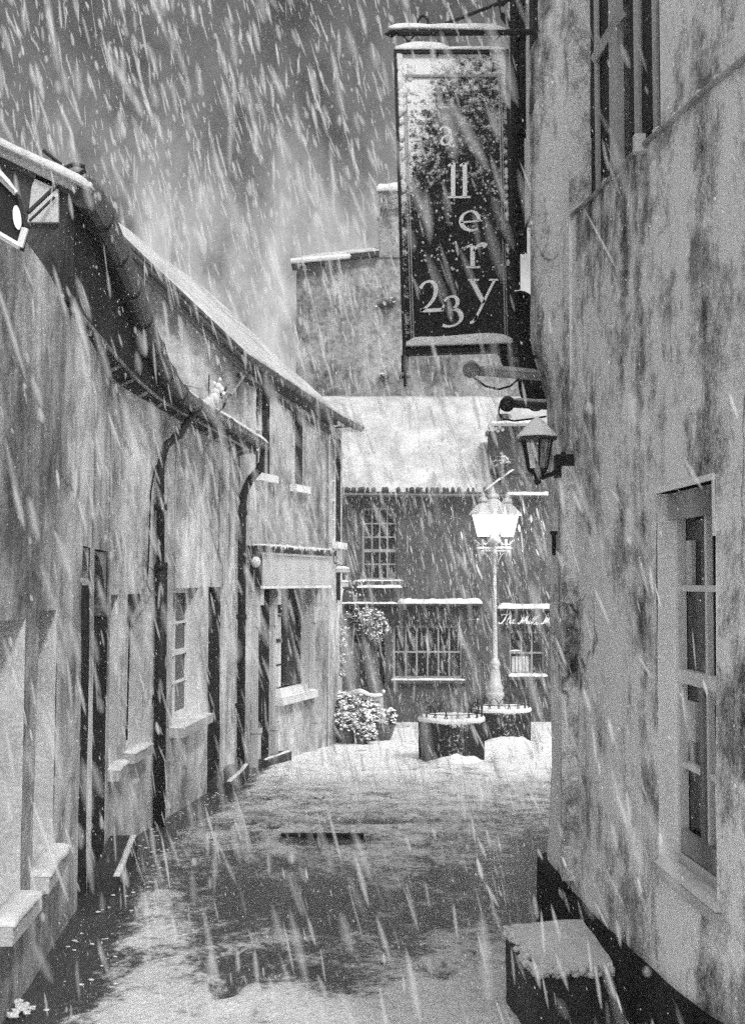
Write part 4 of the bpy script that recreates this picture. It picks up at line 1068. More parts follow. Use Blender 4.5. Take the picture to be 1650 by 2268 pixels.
# cap drifted over the top edge, bottom ledge and left border
for j in range(1):
    pts = [sg(lerp(.01, .985, k / 16), 0.0, .0) for k in range(17)]
    L0 = len(sn.v); sn.strip(pts[:9], (0, .085, 0), .05, seed=81, amp=.2); sn.strip(pts[7:], (0, .08, 0), .026, seed=82, amp=.25)
sn.strip([sg(lerp(.03, .97, k / 10), .972, .022) for k in range(11)], (0, -.05, 0), .055, seed=84, amp=.3)
for k in range(44):
    v = .02 + .5 * random.random() ** 1.7; sn.sphere(sg(.03 + .03 * random.random(), v, .02), random.uniform(.008, .02), (1, .6, 1.8), 7, 6, .6)
for k in range(30):
    sn.sphere(sg(.05 + .16 * random.random() ** 2, .05 + .14 * random.random(), .012), random.uniform(.01, .025), (1, .5, 1.3), 7, 6, .6)
for k in range(170):
    v = random.uniform(.3, .75); u = random.uniform(.1, .9)
    sn.sphere(sg(u, v, .013), random.uniform(.003, .0075), (1, .6, 1), 6, 5, .6)
for k in range(26):
    sn.sphere(sg(.955, random.uniform(.35, .75), .02), random.uniform(.006, .013), (1, .6, 1.5), 6, 5, .6)
sn.build('snow', 'snow', sign, smooth=True)
# letters
def splane(x, y, d): p = S(x, y); p.y = YS - .0135 - d; return p
nib = lambda lo, hi: (lambda t, dx, dy: lo + (hi - lo) * min(1, max(0, abs(dy * .94 + dx * .34)) ** 1.5))
def stem(x, y0, y1, w=11): stroke(lm, [(x, y0), (x, y1)], w, splane)
def serif(x0, x1, y, w=4): stroke(lm, [(x0, y), (x1, y)], w, splane)
# l l
for x in (1003, 1029):
    lm = MB()
    stem(x, 362, 437, 9.5); serif(x - 13, x + 13, 438, 4); stroke(lm, [(x - 11, 369), (x - 1, 363)], 5, splane); lm.build('letter', 'letter', sign)
lm = MB()
stroke(lm, bez((1019, 494), (1034, 493), (1062, 490), n=4), 3.6, splane)
stroke(lm, bez((1060, 490), (1060, 474), (1049, 468), (1040, 469), n=8), nib(3, 8), splane)
stroke(lm, bez((1041, 469), (1014, 472), (1010, 505), (1030, 513), (1046, 516), (1058, 507), n=14), nib(3.5, 10), splane)
lm.build('letter', 'letter', sign); lm = MB()
stem(1046, 545, 592, 10); serif(1031, 1063, 593, 4); stroke(lm, [(1032, 549), (1046, 543)], 5, splane)
stroke(lm, bez((1048, 558), (1056, 544), (1068, 538), (1076, 547), n=8), lambda t, dx, dy: 4 + 8 * t, splane)
lm.build('letter', 'letter', sign); lm = MB()
stroke(lm, [(1044, 622), (1071, 672)], 9.5, splane); serif(1036, 1060, 621, 4); stroke(lm, [(1094, 622), (1050, 712)], 5.5, splane); serif(1082, 1102, 621, 4); stroke(lm, bez((1056, 700), (1049, 716), (1040, 716), n=5), 6, splane)
lm.build('letter', 'letter', sign); lm = MB()
stroke(lm, bez((931, 640), (940, 616), (972, 612), (972, 645), (968, 668), (932, 690), n=20), nib(4.5, 10), splane); stroke(lm, bez((931, 688), (950, 690), (982, 686), n=6), 8, splane)
stroke(lm, [(978, 688), (983, 676)], 4, splane)
lm.build('numeral', 'letter', sign); lm = MB()
stroke(lm, bez((984, 668), (994, 650), (1022, 652), (1018, 674), (1010, 682), (1000, 686), n=14), nib(4, 9), splane)
stroke(lm, bez((998, 686), (1030, 682), (1034, 718), (1008, 726), (992, 726), (980, 721), n=16), nib(4, 10), splane)
lm.build('numeral', 'letter', sign)
lm = MB()   # the first 'a', half buried in frost
stroke(lm, bez((974, 290), (982, 276), (999, 280), (998, 298), (998, 326), n=10), nib(3, 7), splane)
stroke(lm, bez((997, 300), (978, 302), (968, 316), (978, 325), (990, 326), (997, 316), n=10), nib(3, 7), splane); stroke(lm, [(998, 320), (1006, 326)], 5, splane)
o = lm.build('frosted_letter', 'letter', sign)
lk = MB(); p = sg(.965, .63, 0); lk.sphere(p + Vector((.0, -.03, .02)), .04, (1, .8, 1.2), 10, 8, .4); lk.tube([p + Vector((.04, 0, .02)), p + Vector((.09, 0, .06)), p + Vector((.12, 0, .13))], .008, 6); lk.build('chain', 'iron', sign)
fx = MB(); p = sg(.02, 1, 0); fx.box(p.x - .02, p.x + .02, YS - .02, YS + .02, p.z - .09, p.z - .002); fx.tube([p + Vector((0, 0, -.08)), p + Vector((0, 0, -.17))], .009, 6); fx.tube([p + Vector((-.03, 0, -.12)), p + Vector((.03, 0, -.12))], .008, 5)
fx.build('ground_fixing', 'iron', sign); fx = MB(); p = sg(.93, 1, 0); fx.tube([p + Vector((-.05, 0, -.01)), p + Vector((.25, 0.1, -.012))], .010, 6); fx.build('tie_rod', 'iron', sign)

# ------------------------------------------------------------------ oval wall signs with arm lamps, beyond the corner
def oval(px, py, rx, ry, Y, label):
    c = at(px, py, Y); a, b = rx / F * Y, ry / F * Y
    o = thing('oval_sign', label, 'sign', c)
    m = MB(); m.prism([c + Vector((a * math.cos(2 * math.pi * k / 36), 0, b * math.sin(2 * math.pi * k / 36))) for k in range(36)][::-1], (0, .05, 0)); m.build('board', 'darkwood_shade', o)
    m = MB(); m.tube([c + Vector((a * 1.01 * math.cos(2 * math.pi * k / 36), -.005, b * 1.01 * math.sin(2 * math.pi * k / 36))) for k in range(37)], .012, 6); m.build('rim', 'iron', o)
    m = MB(); m.tube([c + Vector((a * .5, .03, b * .6)), Vector((1.3, Y + .03, c.z + b * .6))], .015, 6); m.build('bracket', 'iron', o)
oval(1152, 742, 50, 96, 7.4, 'upper dark oval sign hanging behind the tall gallery sign')
oval(1186, 838, 36, 70, 8.1, 'lower dark oval sign above the wall lantern')
def arm_lamp(tip, mid, root, cab, Y, label, mt):
    o = thing('arm_lamp', label, 'sign lamp', at(*root, Y))
    m = MB(); m.tube([at(*mid, Y), at(*root, Y)], 9 / F * Y, 10); m.build('arm', mt, o, smooth=True)
    m = MB(); m.tube([at(tip[0] - 2, tip[1] + 8, Y - .05), at(*tip, Y), at(mid[0] + 2, mid[1] - 2, Y + .02)], [.05, .042, .026], 10); m.build('lamp_head', mt, o, smooth=True)
    m = MB(); m.tube([at(x, y, Y) for x, y in cab], .007, 6); m.build('cable', 'iron', o)
    m = MB(); m.strip([at(mid[0], mid[1] - 8, Y), at(root[0], root[1] - 8, Y)], (0, .05, 0), .02, seed=Y); m.build('snow', 'snow', o, smooth=True)
arm_lamp((1044, 812), (1058, 823), (1200, 834), [(1040, 818), (1052, 838), (1075, 855), (1105, 862), (1130, 855), (1150, 838), (1175, 825)], 7.3, 'sign lamp on a long arm with looped cable under the gallery sign', 'greypaint')
arm_lamp((1124, 889), (1136, 894), (1230, 900), [(1118, 893), (1106, 900), (1104, 915), (1115, 928), (1140, 932), (1180, 927), (1210, 922)], 8.0, 'dark sign lamp on a short arm just above the wall lantern', 'gutter')

# ------------------------------------------------------------------ wall lantern on the corner
YL = 6.0
cL = at(1190, 1000, YL)
lan = thing('wall_lantern', 'unlit black wall lantern with snowy cone roof on the right wall', 'wall lamp', cL)
k = YL / F
def LZ(py): return zof(1190, py, YL)
m = MB(); m.lathe((cL.x, YL, 0), [(.004, LZ(928)), (.03, LZ(938)), (48 * k, LZ(972)), (46 * k, LZ(976)), (36 * k, LZ(973))], 6, math.pi / 6); m.build('roof', 'gutter', lan)
m = MB(); m.lathe((cL.x, YL, .006), [(.004, LZ(925)), (.034, LZ(935)), (45 * k, LZ(968)), (47 * k, LZ(971)), (.03, LZ(971))], 14); m.build('snow', 'leafsnow', lan, smooth=True)
m = MB(); m.lathe((cL.x, YL, 0), [(34 * k, LZ(976)), (21 * k, LZ(1040))], 6, math.pi / 6); m.build('glass', 'lglass', lan)
m = MB()
for q in range(6):
    a = math.pi / 6 + q * math.pi / 3; d = Vector((math.cos(a), math.sin(a), 0))
    m.tube([Vector((cL.x, YL, LZ(975))) + d * 35 * k, Vector((cL.x, YL, LZ(1041))) + d * 22 * k], .006, 5)
m.lathe((cL.x, YL, 0), [(23 * k, LZ(1038)), (20 * k, LZ(1046)), (8 * k, LZ(1054)), (7 * k, LZ(1062)), (9 * k, LZ(1066)), (2 * k, LZ(1075))], 10)
m.build('cage', 'iron', lan)
m = MB(); m.lathe((cL.x, YL, 0), [(.012, LZ(1036)), (.014, LZ(1010)), (.004, LZ(1009))], 8); b_ = m.build('bulb_holder', 'iron', lan)
m = MB(); m.sphere((cL.x, YL, LZ(1000)), .026, (1, 1, 1.4), 10, 8); m.build('bulb', 'white', lan, smooth=True)
m = MB(); wp = f_right(6.1, LZ(1030), -.0)
m.tube([Vector((cL.x + .02, YL, LZ(1058))), Vector((cL.x + .08, YL + .02, LZ(1048))), Vector((cL.x + .13, YL + .03, LZ(1030))), Vector((cL.x + .135, YL + .04, LZ(1000)))], .012, 8)
m.box(cL.x + .095, wp.x + .04, YL + .02, YL + .10, LZ(1055), LZ(1005)); m.build('bracket', 'iron', lan)

# ------------------------------------------------------------------ stone mounting block
mbk = thing('mounting_block', 'snow-topped stone mounting block against the right wall in the foreground', 'mounting block', (.95, 5.85, gz(5.85)))
def ray_z(px, py, z):
    u, v = ray(px, py); Y = z / v; return Vector((u * Y, Y, z))
zt = gz(5.8) + .33
T = [ray_z(1124, 2058, zt), ray_z(1213, 2052, zt), ray_z(1345, 2150, zt), ray_z(1190, 2152, zt)]   # far-left, far-right, near-right, near-left
T[1].x = max(T[1].x, 1.06); T[2].x = max(T[2].x, 1.12)
m = MB()
n = 10
def bl(u, v, z, g=0):
    p = T[0].lerp(T[1], u).lerp(T[3].lerp(T[2], u), v)
    if g: p = p + Vector((-.03 * (1 - u) * g, -.02 * v * g, 0))
    q = Vector((p.x, p.y, z)); d = .022 * nz(q * 5) + .01 * nz(q * 17)
    return q + Vector((d, d, d * .5))
rows = [(-.6, 1), (-.3, .5), (-.06, 0), (-.015, 0)]
ring = [(i / n, 0) for i in range(n)] + [(1, i / n) for i in range(n)] + [(1 - i / n, 1) for i in range(n)] + [(0, 1 - i / n) for i in range(n)]
for (z0, g0_), (z1, g1_) in zip(rows[:-1], rows[1:]):
    for a, b in zip(ring, ring[1:] + ring[:1]):
        m.quad(bl(*a, zt + z0, g0_), bl(*b, zt + z0, g0_), bl(*b, zt + z1, g1_), bl(*a, zt + z1, g1_))
for i in range(n):
    for j in range(n): m.quad(bl(i / n, j / n, zt - .015), bl((i + 1) / n, j / n, zt - .015), bl((i + 1) / n, (j + 1) / n, zt - .015), bl(i / n, (j + 1) / n, zt - .015))
m.build('stone', 'stonestep', mbk, smooth=False)
m = MB(); m.slab(bl(.02, .98, zt - .01), bl(.98, .98, zt - .01), bl(.98, .02, zt - .01), bl(.02, .02, zt - .01), .05, 40, 34, .55); m.build('snow', 'snow', mbk, smooth=True)

m = MB()
for k in range(90):
    t = random.random(); a = bl(t, 1.0, zt) if k % 3 else bl(0.0, t, zt)
    m.sphere(a + Vector((random.uniform(-.012, .012), random.uniform(-.012, .012), random.uniform(-.014, .010))), random.uniform(.008, .022), (1.3, 1.1, random.uniform(.6, 1.3)), 7, 5, .7)
m.build('snow', 'snow', mbk, smooth=True)

# ------------------------------------------------------------------ round stone planters with hooped iron edging
def planter(c, r, h, label, sd):
    o = thing('planter', label, 'planter', c, 'round stone planters in the square')
    m = MB(); prof = [(r * .98, -.1), (r, h * .55), (r * 1.0, h - .05), (r * .99, h), (r * .9, h + .005)]
    m.lathe(c, [(p_[0] - .004, p_[1]) for p_ in prof], 48, .2); dr = m.build('stone_drum', 'stonestep', o)
    va = [math.atan2(v.co.y, v.co.x) for v in dr.data.vertices]
    V_ = []; S_ = []; nu_, nv_ = 96, 18
    for j in range(nv_ + 1):
        for k in range(nu_):
            a = 2 * math.pi * k / nu_; z = lerp(-.05, h, j / nv_); q = 1 - .02 * (1 - j / nv_)
            V_.append((r * q * math.cos(a), r * q * math.sin(a), z))
            e = (a - 1.5 * math.pi - .12) / (.5 + .2 * j / nv_); S_.append(.55 * math.exp(-e * e) - .25 + .5 * max(0, j / nv_ - .85) / .15)
    me = bpy.data.meshes.new('drum_side'); me.from_pydata(V_, [], [(j * nu_ + k, j * nu_ + (k + 1) % nu_, (j + 1) * nu_ + (k + 1) % nu_, (j + 1) * nu_ + k) for j in range(nv_) for k in range(nu_)])
    me.attributes.new('stuck', 'FLOAT', 'POINT').data.foreach_set('value', S_); me.materials.append(STUCK)
    o2 = bpy.data.objects.new('drum_side', me); COL.objects.link(o2); o2.parent = o
    m = MB()
    vs = []; nn = 40
    for (q, z) in ((1.0, h - .03), (1.015, h - .005), (1.01, h + .015), (.95, h + .035), (.6, h + .045), (.0, h + .07)):
        for k in range(nn):
            a = 2 * math.pi * k / nn; p = Vector((r * q * math.cos(a), r * q * math.sin(a), z + .02 * nz((math.cos(a) * 2, math.sin(a) * 2, sd + q))))
            vs.append(Vector(c) + p)
    m.add(vs, [(i * nn + k, i * nn + (k + 1) % nn, (i + 1) * nn + (k + 1) % nn, (i + 1) * nn + k) for i in range(5) for k in range(nn)])
    nn = 24
    for (q, z) in ((1.55, -.03), (1.4, .03), (1.2, .10), (1.0, .13)):
        pass
    vs = []
    for (q, z) in ((1.5, -.02), (1.3, .035), (1.12, .09), (.98, .12)):
        for k in range(nn + 1):
            a = -math.pi / 2 - 1.0 + 2.2 * k / nn; w_ = max(0, math.cos((a + math.pi / 2 - .15) * 1.5)) 
            vs.append(Vector(c) + Vector((r * (1 + (q - 1) * w_) * math.cos(a), r * (1 + (q - 1) * w_) * math.sin(a), z * (w_ if z > 0 else 1) * (1 + .4 * nz((k * .3, q * 3, sd))))))
    m.add(vs, [(i * (nn + 1) + k, i * (nn + 1) + k + 1, (i + 1) * (nn + 1) + k + 1, (i + 1) * (nn + 1) + k) for i in range(3) for k in range(nn)])
    m.build('snow', 'snow', o, smooth=True)
    m = MB(); nh = 17
    for k in range(nh):
        a0 = 2 * math.pi * k / nh; a1 = 2 * math.pi * (k + 1.25) / nh; pts = []
        for j in range(9):
            t = j / 8; a = lerp(a0, a1, t); pts.append(Vector(c) + Vector((r * .93 * math.cos(a), r * .93 * math.sin(a), h + .03 + .17 * math.sin(math.pi * t) ** .6)))
        m.tube(pts, .008, 5)
    m.tube([Vector(c) + Vector((r * .93 * math.cos(2 * math.pi * k / 32), r * .93 * math.sin(2 * math.pi * k / 32), h + .09)) for k in range(33)], .007, 5)
    m.build('hoop_edging', 'iron', o)
planter(Vector((1.075, 16.75, gz(16.75))), .455, .55, 'nearer round stone planter with iron hoops in the middle of the lane', 2)
planter(Vector((2.10, 19.85, gz(19.85))), .46, .50, 'farther round stone planter with the street lamp standing in it', 7)

# ------------------------------------------------------------------ lit three-headed street lamp
YP = 19.85
kP = YP / F
xP = at(1096, 1400, YP).x
def PZ(py): return zof(1096, py, YP)
lamp = thing('street_lamp', 'lit three-lantern Victorian street lamp standing in the far planter', 'street lamp', (xP, YP, gz(YP) + .4))
m = MB()
m.lathe((xP, YP, 0), [(19 * kP, PZ(1580)), (17 * kP, PZ(1545)), (20 * kP, PZ(1541)), (20 * kP, PZ(1535)), (16 * kP, PZ(1530)), (19 * kP, PZ(1524)), (14 * kP, PZ(1515)), (11 * kP, PZ(1490)), (9 * kP, PZ(1478)), (12 * kP, PZ(1473)), (11 * kP, PZ(1466)), (6 * kP, PZ(1458)), (4.6 * kP, PZ(1350)), (4.0 * kP, PZ(1232)), (8 * kP, PZ(1228)), (5 * kP, PZ(1222)), (5 * kP, PZ(1205)), (16 * kP, PZ(1200)), (9 * kP, PZ(1188)), (6 * kP, PZ(1175)), (3 * kP, PZ(1165))], 14)
m.build('post', 'lampmetal', lamp, smooth=True)
m = MB(); m.strip([Vector((xP + .03 * math.sin(z), YP - .045, PZ(z))) for z in ()] or [Vector((xP - .3, YP, PZ(1215))), Vector((xP + .3, YP, PZ(1215)))], (0, .05, 0), .03, seed=90)
for k in range(60):
    z = random.uniform(1240, 1530); r_ = (4.3 if z < 1460 else 10) * kP; m.sphere((xP + random.uniform(-.4, .4) * r_, YP - r_ * .9, PZ(z)), random.uniform(.012, .028), (1, .6, 2.2), 6, 5, .5)
m.build('snow', 'snow', lamp, smooth=True)
m = MB(); m.tube([(xP - 26 * kP, YP, PZ(1219)), (xP + 30 * kP, YP, PZ(1221))], .022, 8); m.sphere((xP - 27 * kP, YP, PZ(1224)), .035, (1, 1, 1.6)); m.sphere((xP + 31 * kP, YP, PZ(1224)), .035, (1, 1, 1.6))
for s_ in (-1, 1):
    m.tube([(xP + s_ * 26 * kP, YP, PZ(1219)), (xP + s_ * 26 * kP, YP, PZ(1195))], .02, 8)
    m.tube([(xP + s_ * 26 * kP - 18 * kP, YP, PZ(1196)), (xP + s_ * 26 * kP - 6 * kP, YP, PZ(1207)), (xP + s_ * 26 * kP, YP, PZ(1204)), (xP + s_ * 26 * kP + 6 * kP, YP, PZ(1207)), (xP + s_ * 26 * kP + 18 * kP, YP, PZ(1196))], .014, 6)
    pts = [(xP + s_ * (6 + 16 * t) * kP, YP, PZ(1226 + 24 * (1 - t) ** 2)) for t in np.linspace(0, 1, 8)]; m.tube(pts, .010, 6)
    m.tube([(xP + s_ * (10 + 5 * math.cos(t)) * kP, YP - .02, PZ(1176 + 7 * math.sin(t))) for t in np.linspace(0, 5.5, 12)], .009, 5)
m.build('crossarm', 'lampmetal', lamp)
def lantern(cx, cy, yb, sc, lm_='lit'):
    base = PZ(yb)
    m = MB(); m.lathe((cx, cy, base), [(15 * kP * sc, 0), (29 * kP * sc, 50 * kP * sc)], 4, math.pi / 4 * .55); lo = m.build('lantern', lm_, lamp)
    m = MB(); h0 = 50 * kP * sc
    for q in range(4):
        a = math.pi / 4 * .55 + q * math.pi / 2; d = Vector((math.cos(a), math.sin(a), 0)); p = Vector((cx, cy, base))
        m.tube([p + d * 15.5 * kP * sc, p + d * 29.5 * kP * sc + Vector((0, 0, h0))], .009, 5)
        a2 = a + math.pi / 2; d2 = Vector((math.cos(a2), math.sin(a2), 0)); m.tube([p + d * 29.5 * kP * sc + Vector((0, 0, h0)), p + d2 * 29.5 * kP * sc + Vector((0, 0, h0))], .011, 5); m.tube([p + d * 15.5 * kP * sc, p + d2 * 15.5 * kP * sc], .011, 5)
    m.build('lantern_frame', 'iron', lo)
    m = MB(); m.lathe((cx, cy, base + h0), [(34 * kP * sc, 0), (32 * kP * sc, 4 * kP), (12 * kP * sc, 24 * kP * sc), (8 * kP * sc, 26 * kP * sc), (12 * kP * sc, 30 * kP * sc), (10 * kP * sc, 36 * kP * sc), (4 * kP, 40 * kP * sc), (5 * kP, 43 * kP * sc), (.004, 52 * kP * sc)], 8, math.pi / 8); m.build('lantern_roof', 'lampmetal', lo, smooth=False)
lantern(xP - 25 * kP, YP - .05, 1190, 1.0, 'lit_dim')
lantern(xP + 29 * kP, YP - .0, 1190, .98)
lantern(xP + 3 * kP, YP + .36, 1180, 1.04)

# ------------------------------------------------------------------ pots, bench, basket and climber by the corner
def pot(c, r0, r1, h, label, fol, sd, rim=True):
    o = thing('plant_pot', label, 'potted plant', c)
    m = MB(); m.lathe(c, [(r0 * .9, 0), (r0, .02), (r1 * .97, h * .85), (r1 * 1.06, h * .88), (r1 * 1.06, h), (r1 * .9, h + .002)], 20); m.build('pot', 'pot', o, smooth=False)
    lf = MB(); sw_ = MB()
    for i, (dx, dy, dz, r) in enumerate(fol):
        p = Vector(c) + Vector((dx, dy, h + dz)); leaf_blob(lf, p, r, int(1100 * r), .04, sd=sd + i); snow_blob(sw_, p, r * 1.0, int(620 * r), .034, sd=sd + 50 + i, up=.7)
    lf.build('foliage', 'leaf', o); sw_.build('snow', 'leafsnow', o, smooth=True)
def G(px, Y): u = ray(px, 1290)[0]; return Vector((u * Y, Y, gz(Y)))
pot(G(768, 19.3), .13, .19, .36, 'tall glazed pot with big snowy shrub, nearest the shop corner', [(-.05, 0, .10, .22), (.1, 0, .16, .22), (-.1, .1, .24, .18), (.02, -.1, .04, .18)], 100)
pot(G(745, 19.6), .12, .17, .33, 'dark pot half hidden against the wall behind the tall glazed pot', [(0, 0, .14, .18), (-.02, 0, .28, .15)], 130)
pot(G(803, 19.15), .09, .13, .2, 'small low pot with trailing snowy plant, frontmost of the pots', [(0, 0, .10, .16), (.08, -.05, -.05, .12), (-.06, 0, .16, .14)], 150)
pot(G(843, 19.9), .17, .24, .25, 'wide bowl pot with snow heaped on it, rightmost of the pots', [(-.08, 0, .10, .19), (.1, 0, .12, .14), (-.22, .1, .2, .17)], 170)
pot(G(812, 20.3), .13, .18, .26, 'snow-covered shrub in a pot tucked in front of the bench', [(-.1, 0, .12, .2), (.10, 0, .12, .17), (-.28, 0, .18, .17)], 190)

bn = thing('bench', 'snow-covered garden bench with curved back behind the pots', 'bench', G(790, 20.9))
YB = 21.0; kB = YB / F
def BZ(py): return zof(800, py, YB)
def BX(px): return ray(px, 1290)[0] * YB
m = MB(); top_ = [(735, 1550), (760, 1542), (785, 1536), (800, 1535), (815, 1541), (830, 1544), (848, 1540)]
for a, b in zip(top_[:-1], top_[1:]):
    m.hexa([(BX(a[0]), YB, BZ(a[1] + 10)), (BX(b[0]), YB, BZ(b[1] + 10)), (BX(b[0]), YB + .05, BZ(b[1] + 10)), (BX(a[0]), YB + .05, BZ(a[1] + 10)), (BX(a[0]), YB, BZ(a[1])), (BX(b[0]), YB, BZ(b[1])), (BX(b[0]), YB + .05, BZ(b[1])), (BX(a[0]), YB + .05, BZ(a[1]))])
m.build('top_rail', 'oldwood', bn)
m = MB()
for py in (1562, 1575): m.box(BX(735), BX(845), YB, YB + .03, BZ(py + 5), BZ(py))
m.build('backrest', 'oldwood', bn)
m = MB(); m.box(BX(735), BX(848), YB - .45, YB, BZ(1598), BZ(1592)); m.build('seat', 'oldwood', bn)
for x in (738, 845):
    for yy in (YB - .42, YB): m = MB(); m.box(BX(x) - .03, BX(x) + .03, yy - .03, yy + .03, gz(YB) - .03, BZ(1594 if yy < YB else 1545)); m.build('leg', 'oldwood', bn)
m = MB(); m.strip([Vector((BX(x), YB + .0, BZ(y))) for x, y in top_], (0, .09, 0), .06, seed=93); m.sphere((BX(849), YB, BZ(1532)), .035, (1, 1, 1), 8, 6)
m.strip([(BX(735), YB - .0, BZ(1562)), (BX(845), YB - .0, BZ(1562))], (0, -.05, 0), .03, seed=94); m.strip([(BX(735), YB - .0, BZ(1575)), (BX(845), YB - .0, BZ(1575))], (0, -.05, 0), .03, seed=95)
m.slab((BX(735), YB - .45, BZ(1592)), (BX(848), YB - .45, BZ(1592)), (BX(848), YB - .02, BZ(1592)), (BX(735), YB - .02, BZ(1592)), .07, 14, 6, .3); m.build('snow', 'snow', bn, smooth=True)

# iron hanging basket on a hooped bracket
hb = thing('hanging_basket', 'hanging basket with trailing snowy foliage on a hooped iron bracket', 'hanging basket', at(800, 1410, 20))
m = MB(); m.tube([at(x, y, 20.0) for x, y in ((742, 1378), (750, 1362), (765, 1352), (780, 1350), (795, 1356), (803, 1370))], .010, 6); m.build('bracket', 'iron', hb)
m = MB(); c = at(799, 1408, 20); m.lathe(c, [(.02, -.14), (.09, -.12), (.15, -.03), (.17, 0), (.15, .002)], 14); m.build('basket', 'iron', hb)
m = MB(); m.tube([c + Vector((-.16, 0, 0)), at(800, 1366, 20)], .004, 4); m.tube([c + Vector((.16, 0, 0)), at(802, 1366, 20)], .004, 4); m.build('chain', 'iron', hb)
lf = MB(); sw_ = MB()
for i, (px, py, r) in enumerate(((788, 1362, .13), (808, 1366, .16), (830, 1368, .15), (842, 1380, .11), (800, 1392, .12), (822, 1400, .13), (835, 1408, .12), (850, 1392, .07))):
    p = at(px, py, 20); leaf_blob(lf, p, r, int(1000 * r), .032, sd=300 + i); snow_blob(sw_, p, r * .95, int(420 * r), .024, sd=340 + i, up=.8)
lf.build('foliage', 'leaf', hb); sw_.build('snow', 'leafsnow', hb, smooth=True)
cl = thing('climbing_plant', 'snow-dotted climbing plant hanging on the pale corner of the shop house', 'climbing plant', at(742, 1430, 19.9))
lf = MB(); sw_ = MB()
for i in range(30):
    t = i / 29; px = 737 + 14 * math.sin(i * 1.9) + 10 * (1 - t) * random.random(); py = lerp(1366, 1500, t)
    p = at(px, py, 19.6); leaf_blob(lf, p, .09, 60, .03, sd=400 + i); snow_blob(sw_, p, .085, 16, .028, sd=440 + i, up=.9)
lf.build('foliage', 'leaf', cl); sw_.build('snow', 'leafsnow', cl, smooth=True)
# small projecting shop sign and ornate board at the corner
ps = thing('projecting_sign', 'small dark projecting sign with curved iron top at the shop corner', 'sign', at(740, 1290, 19.3))
m = MB(); a, b = at(722, 1330, 19.3), at(754, 1268, 19.3); m.box(a.x, b.x, 19.28, 19.34, a.z, b.z); m.build('board', 'darkwood_shade', ps)
m = MB(); a, b = at(722, 1268, 19.3), at(774, 1261, 19.3); m.box(a.x, b.x, 19.24, 19.38, a.z, b.z); a, b = at(754, 1300, 19.3), at(772, 1290, 19.3); m.box(a.x, b.x, 19.26, 19.36, a.z, b.z); a, b = at(766, 1290, 19.3), at(770, 1268, 19.3); m.box(a.x, b.x, 19.28, 19.32, a.z, b.z); m.build('shelf', 'greypaint', ps)
m = MB(); m.tube([at(x, y, 19.3) for x, y in ((722, 1275), (726, 1262), (738, 1253), (752, 1251), (765, 1255), (774, 1262), (779, 1256))], .011, 6); m.build('iron_curve', 'iron', ps)
m = MB(); m.strip([at(724, 1260, 19.3), at(774, 1260, 19.3)], (0, .12, 0), .045, seed=97); m.strip([at(754, 1289, 19.3), at(772, 1289, 19.3)], (0, .1, 0), .035, seed=98); m.build('snow', 'snow', ps, smooth=True)
ob = thing('shaped_board', 'tall narrow board with scrolled shoulders below the projecting sign', 'board', at(748, 1400, 19.8))
m = MB(); prof_ = [(732, 1530), (732, 1345), (742, 1336), (745, 1328), (737, 1318), (742, 1306), (752, 1300), (760, 1306), (757, 1318), (752, 1328), (757, 1336), (757, 1530)]
m.prism([at(x, y, 19.85) for x, y in prof_], (0, .05, 0)); m.build('board', 'oldwood', ob)
m = MB(); m.tube([at(x, y, 19.83) for x, y in prof_[1:-1]], .012, 5); m.build('edge', 'white', ob)
cbk = thing('scroll_bracket', 'thin curled iron bracket with frosted flowers beside the far window sill', 'bracket', at(765, 1320, 20))
m = MB(); m.tube([at(x, y, 20) for x, y in ((757, 1332), (757, 1318), (763, 1308), (775, 1303), (787, 1306), (797, 1313), (804, 1318), (806, 1312))], .010, 6); m.build('scroll', 'iron', cbk)
m = MB()
for k in range(22): m.sphere(at(lerp(772, 806, random.random()), lerp(1284, 1322, random.random()), 20), random.uniform(.012, .022), (1, 1, 1), 6, 5, .5)
m.build('snow', 'snow', cbk, smooth=True)

# ------------------------------------------------------------------ projecting arrow-shaped sign at the left edge
YQ = 4.6
ls = thing('street_sign', 'black arrow-ended sign with white snowy border jutting in at the left edge', 'sign', at(-60, 470, YQ))
def Q(px, py, d=0): v = at(px, py, YQ); v.y -= d; return v
outl = [(-330, 180), (0, 390), (40, 432), (57, 505), (46, 552), (0, 520), (-330, 330)]
m = MB(); m.prism([Q(x, y) for x, y in outl], (0, .04, 0)); m.build('board', 'darkwood_shade', ls)
def rail(mb, pts, w, d): 
    for a, b in zip(pts[:-1], pts[1:]): mb.tube([Q(*a, d), Q(*b, d)], w, 6)
m = MB(); rail(m, [(-330, 320), (0, 521), (46, 548), (58, 507)], .014, .012); rail(m, [(-330, 190), (0, 392), (38, 430)], .012, .012); m.build('border', 'white', ls)
m = MB(); rail(m, [(40, 432), (57, 505)], .008, .008); m.build('edge', 'iron', ls)
m = MB(); m.prism([Q(40 + 9 * math.cos(t) + 3 * math.sin(t), 483 + 27 * math.sin(t), .006) for t in np.linspace(0, 2 * math.pi, 24, endpoint=False)], (0, -.008, 0)); m.build('lettering', 'letter', ls)
m = MB(); m.strip([Q(-330, 184), Q(-100, 325), Q(0, 386), Q(36, 424)], (0, .06, 0), .022, seed=99); m.build('snow', 'snow', ls, smooth=True)
m = MB(); m.tube([Q(-200, 260, -.06), Q(-560, 120, -.06)], .02, 6); m.build('arm', 'iron', ls)

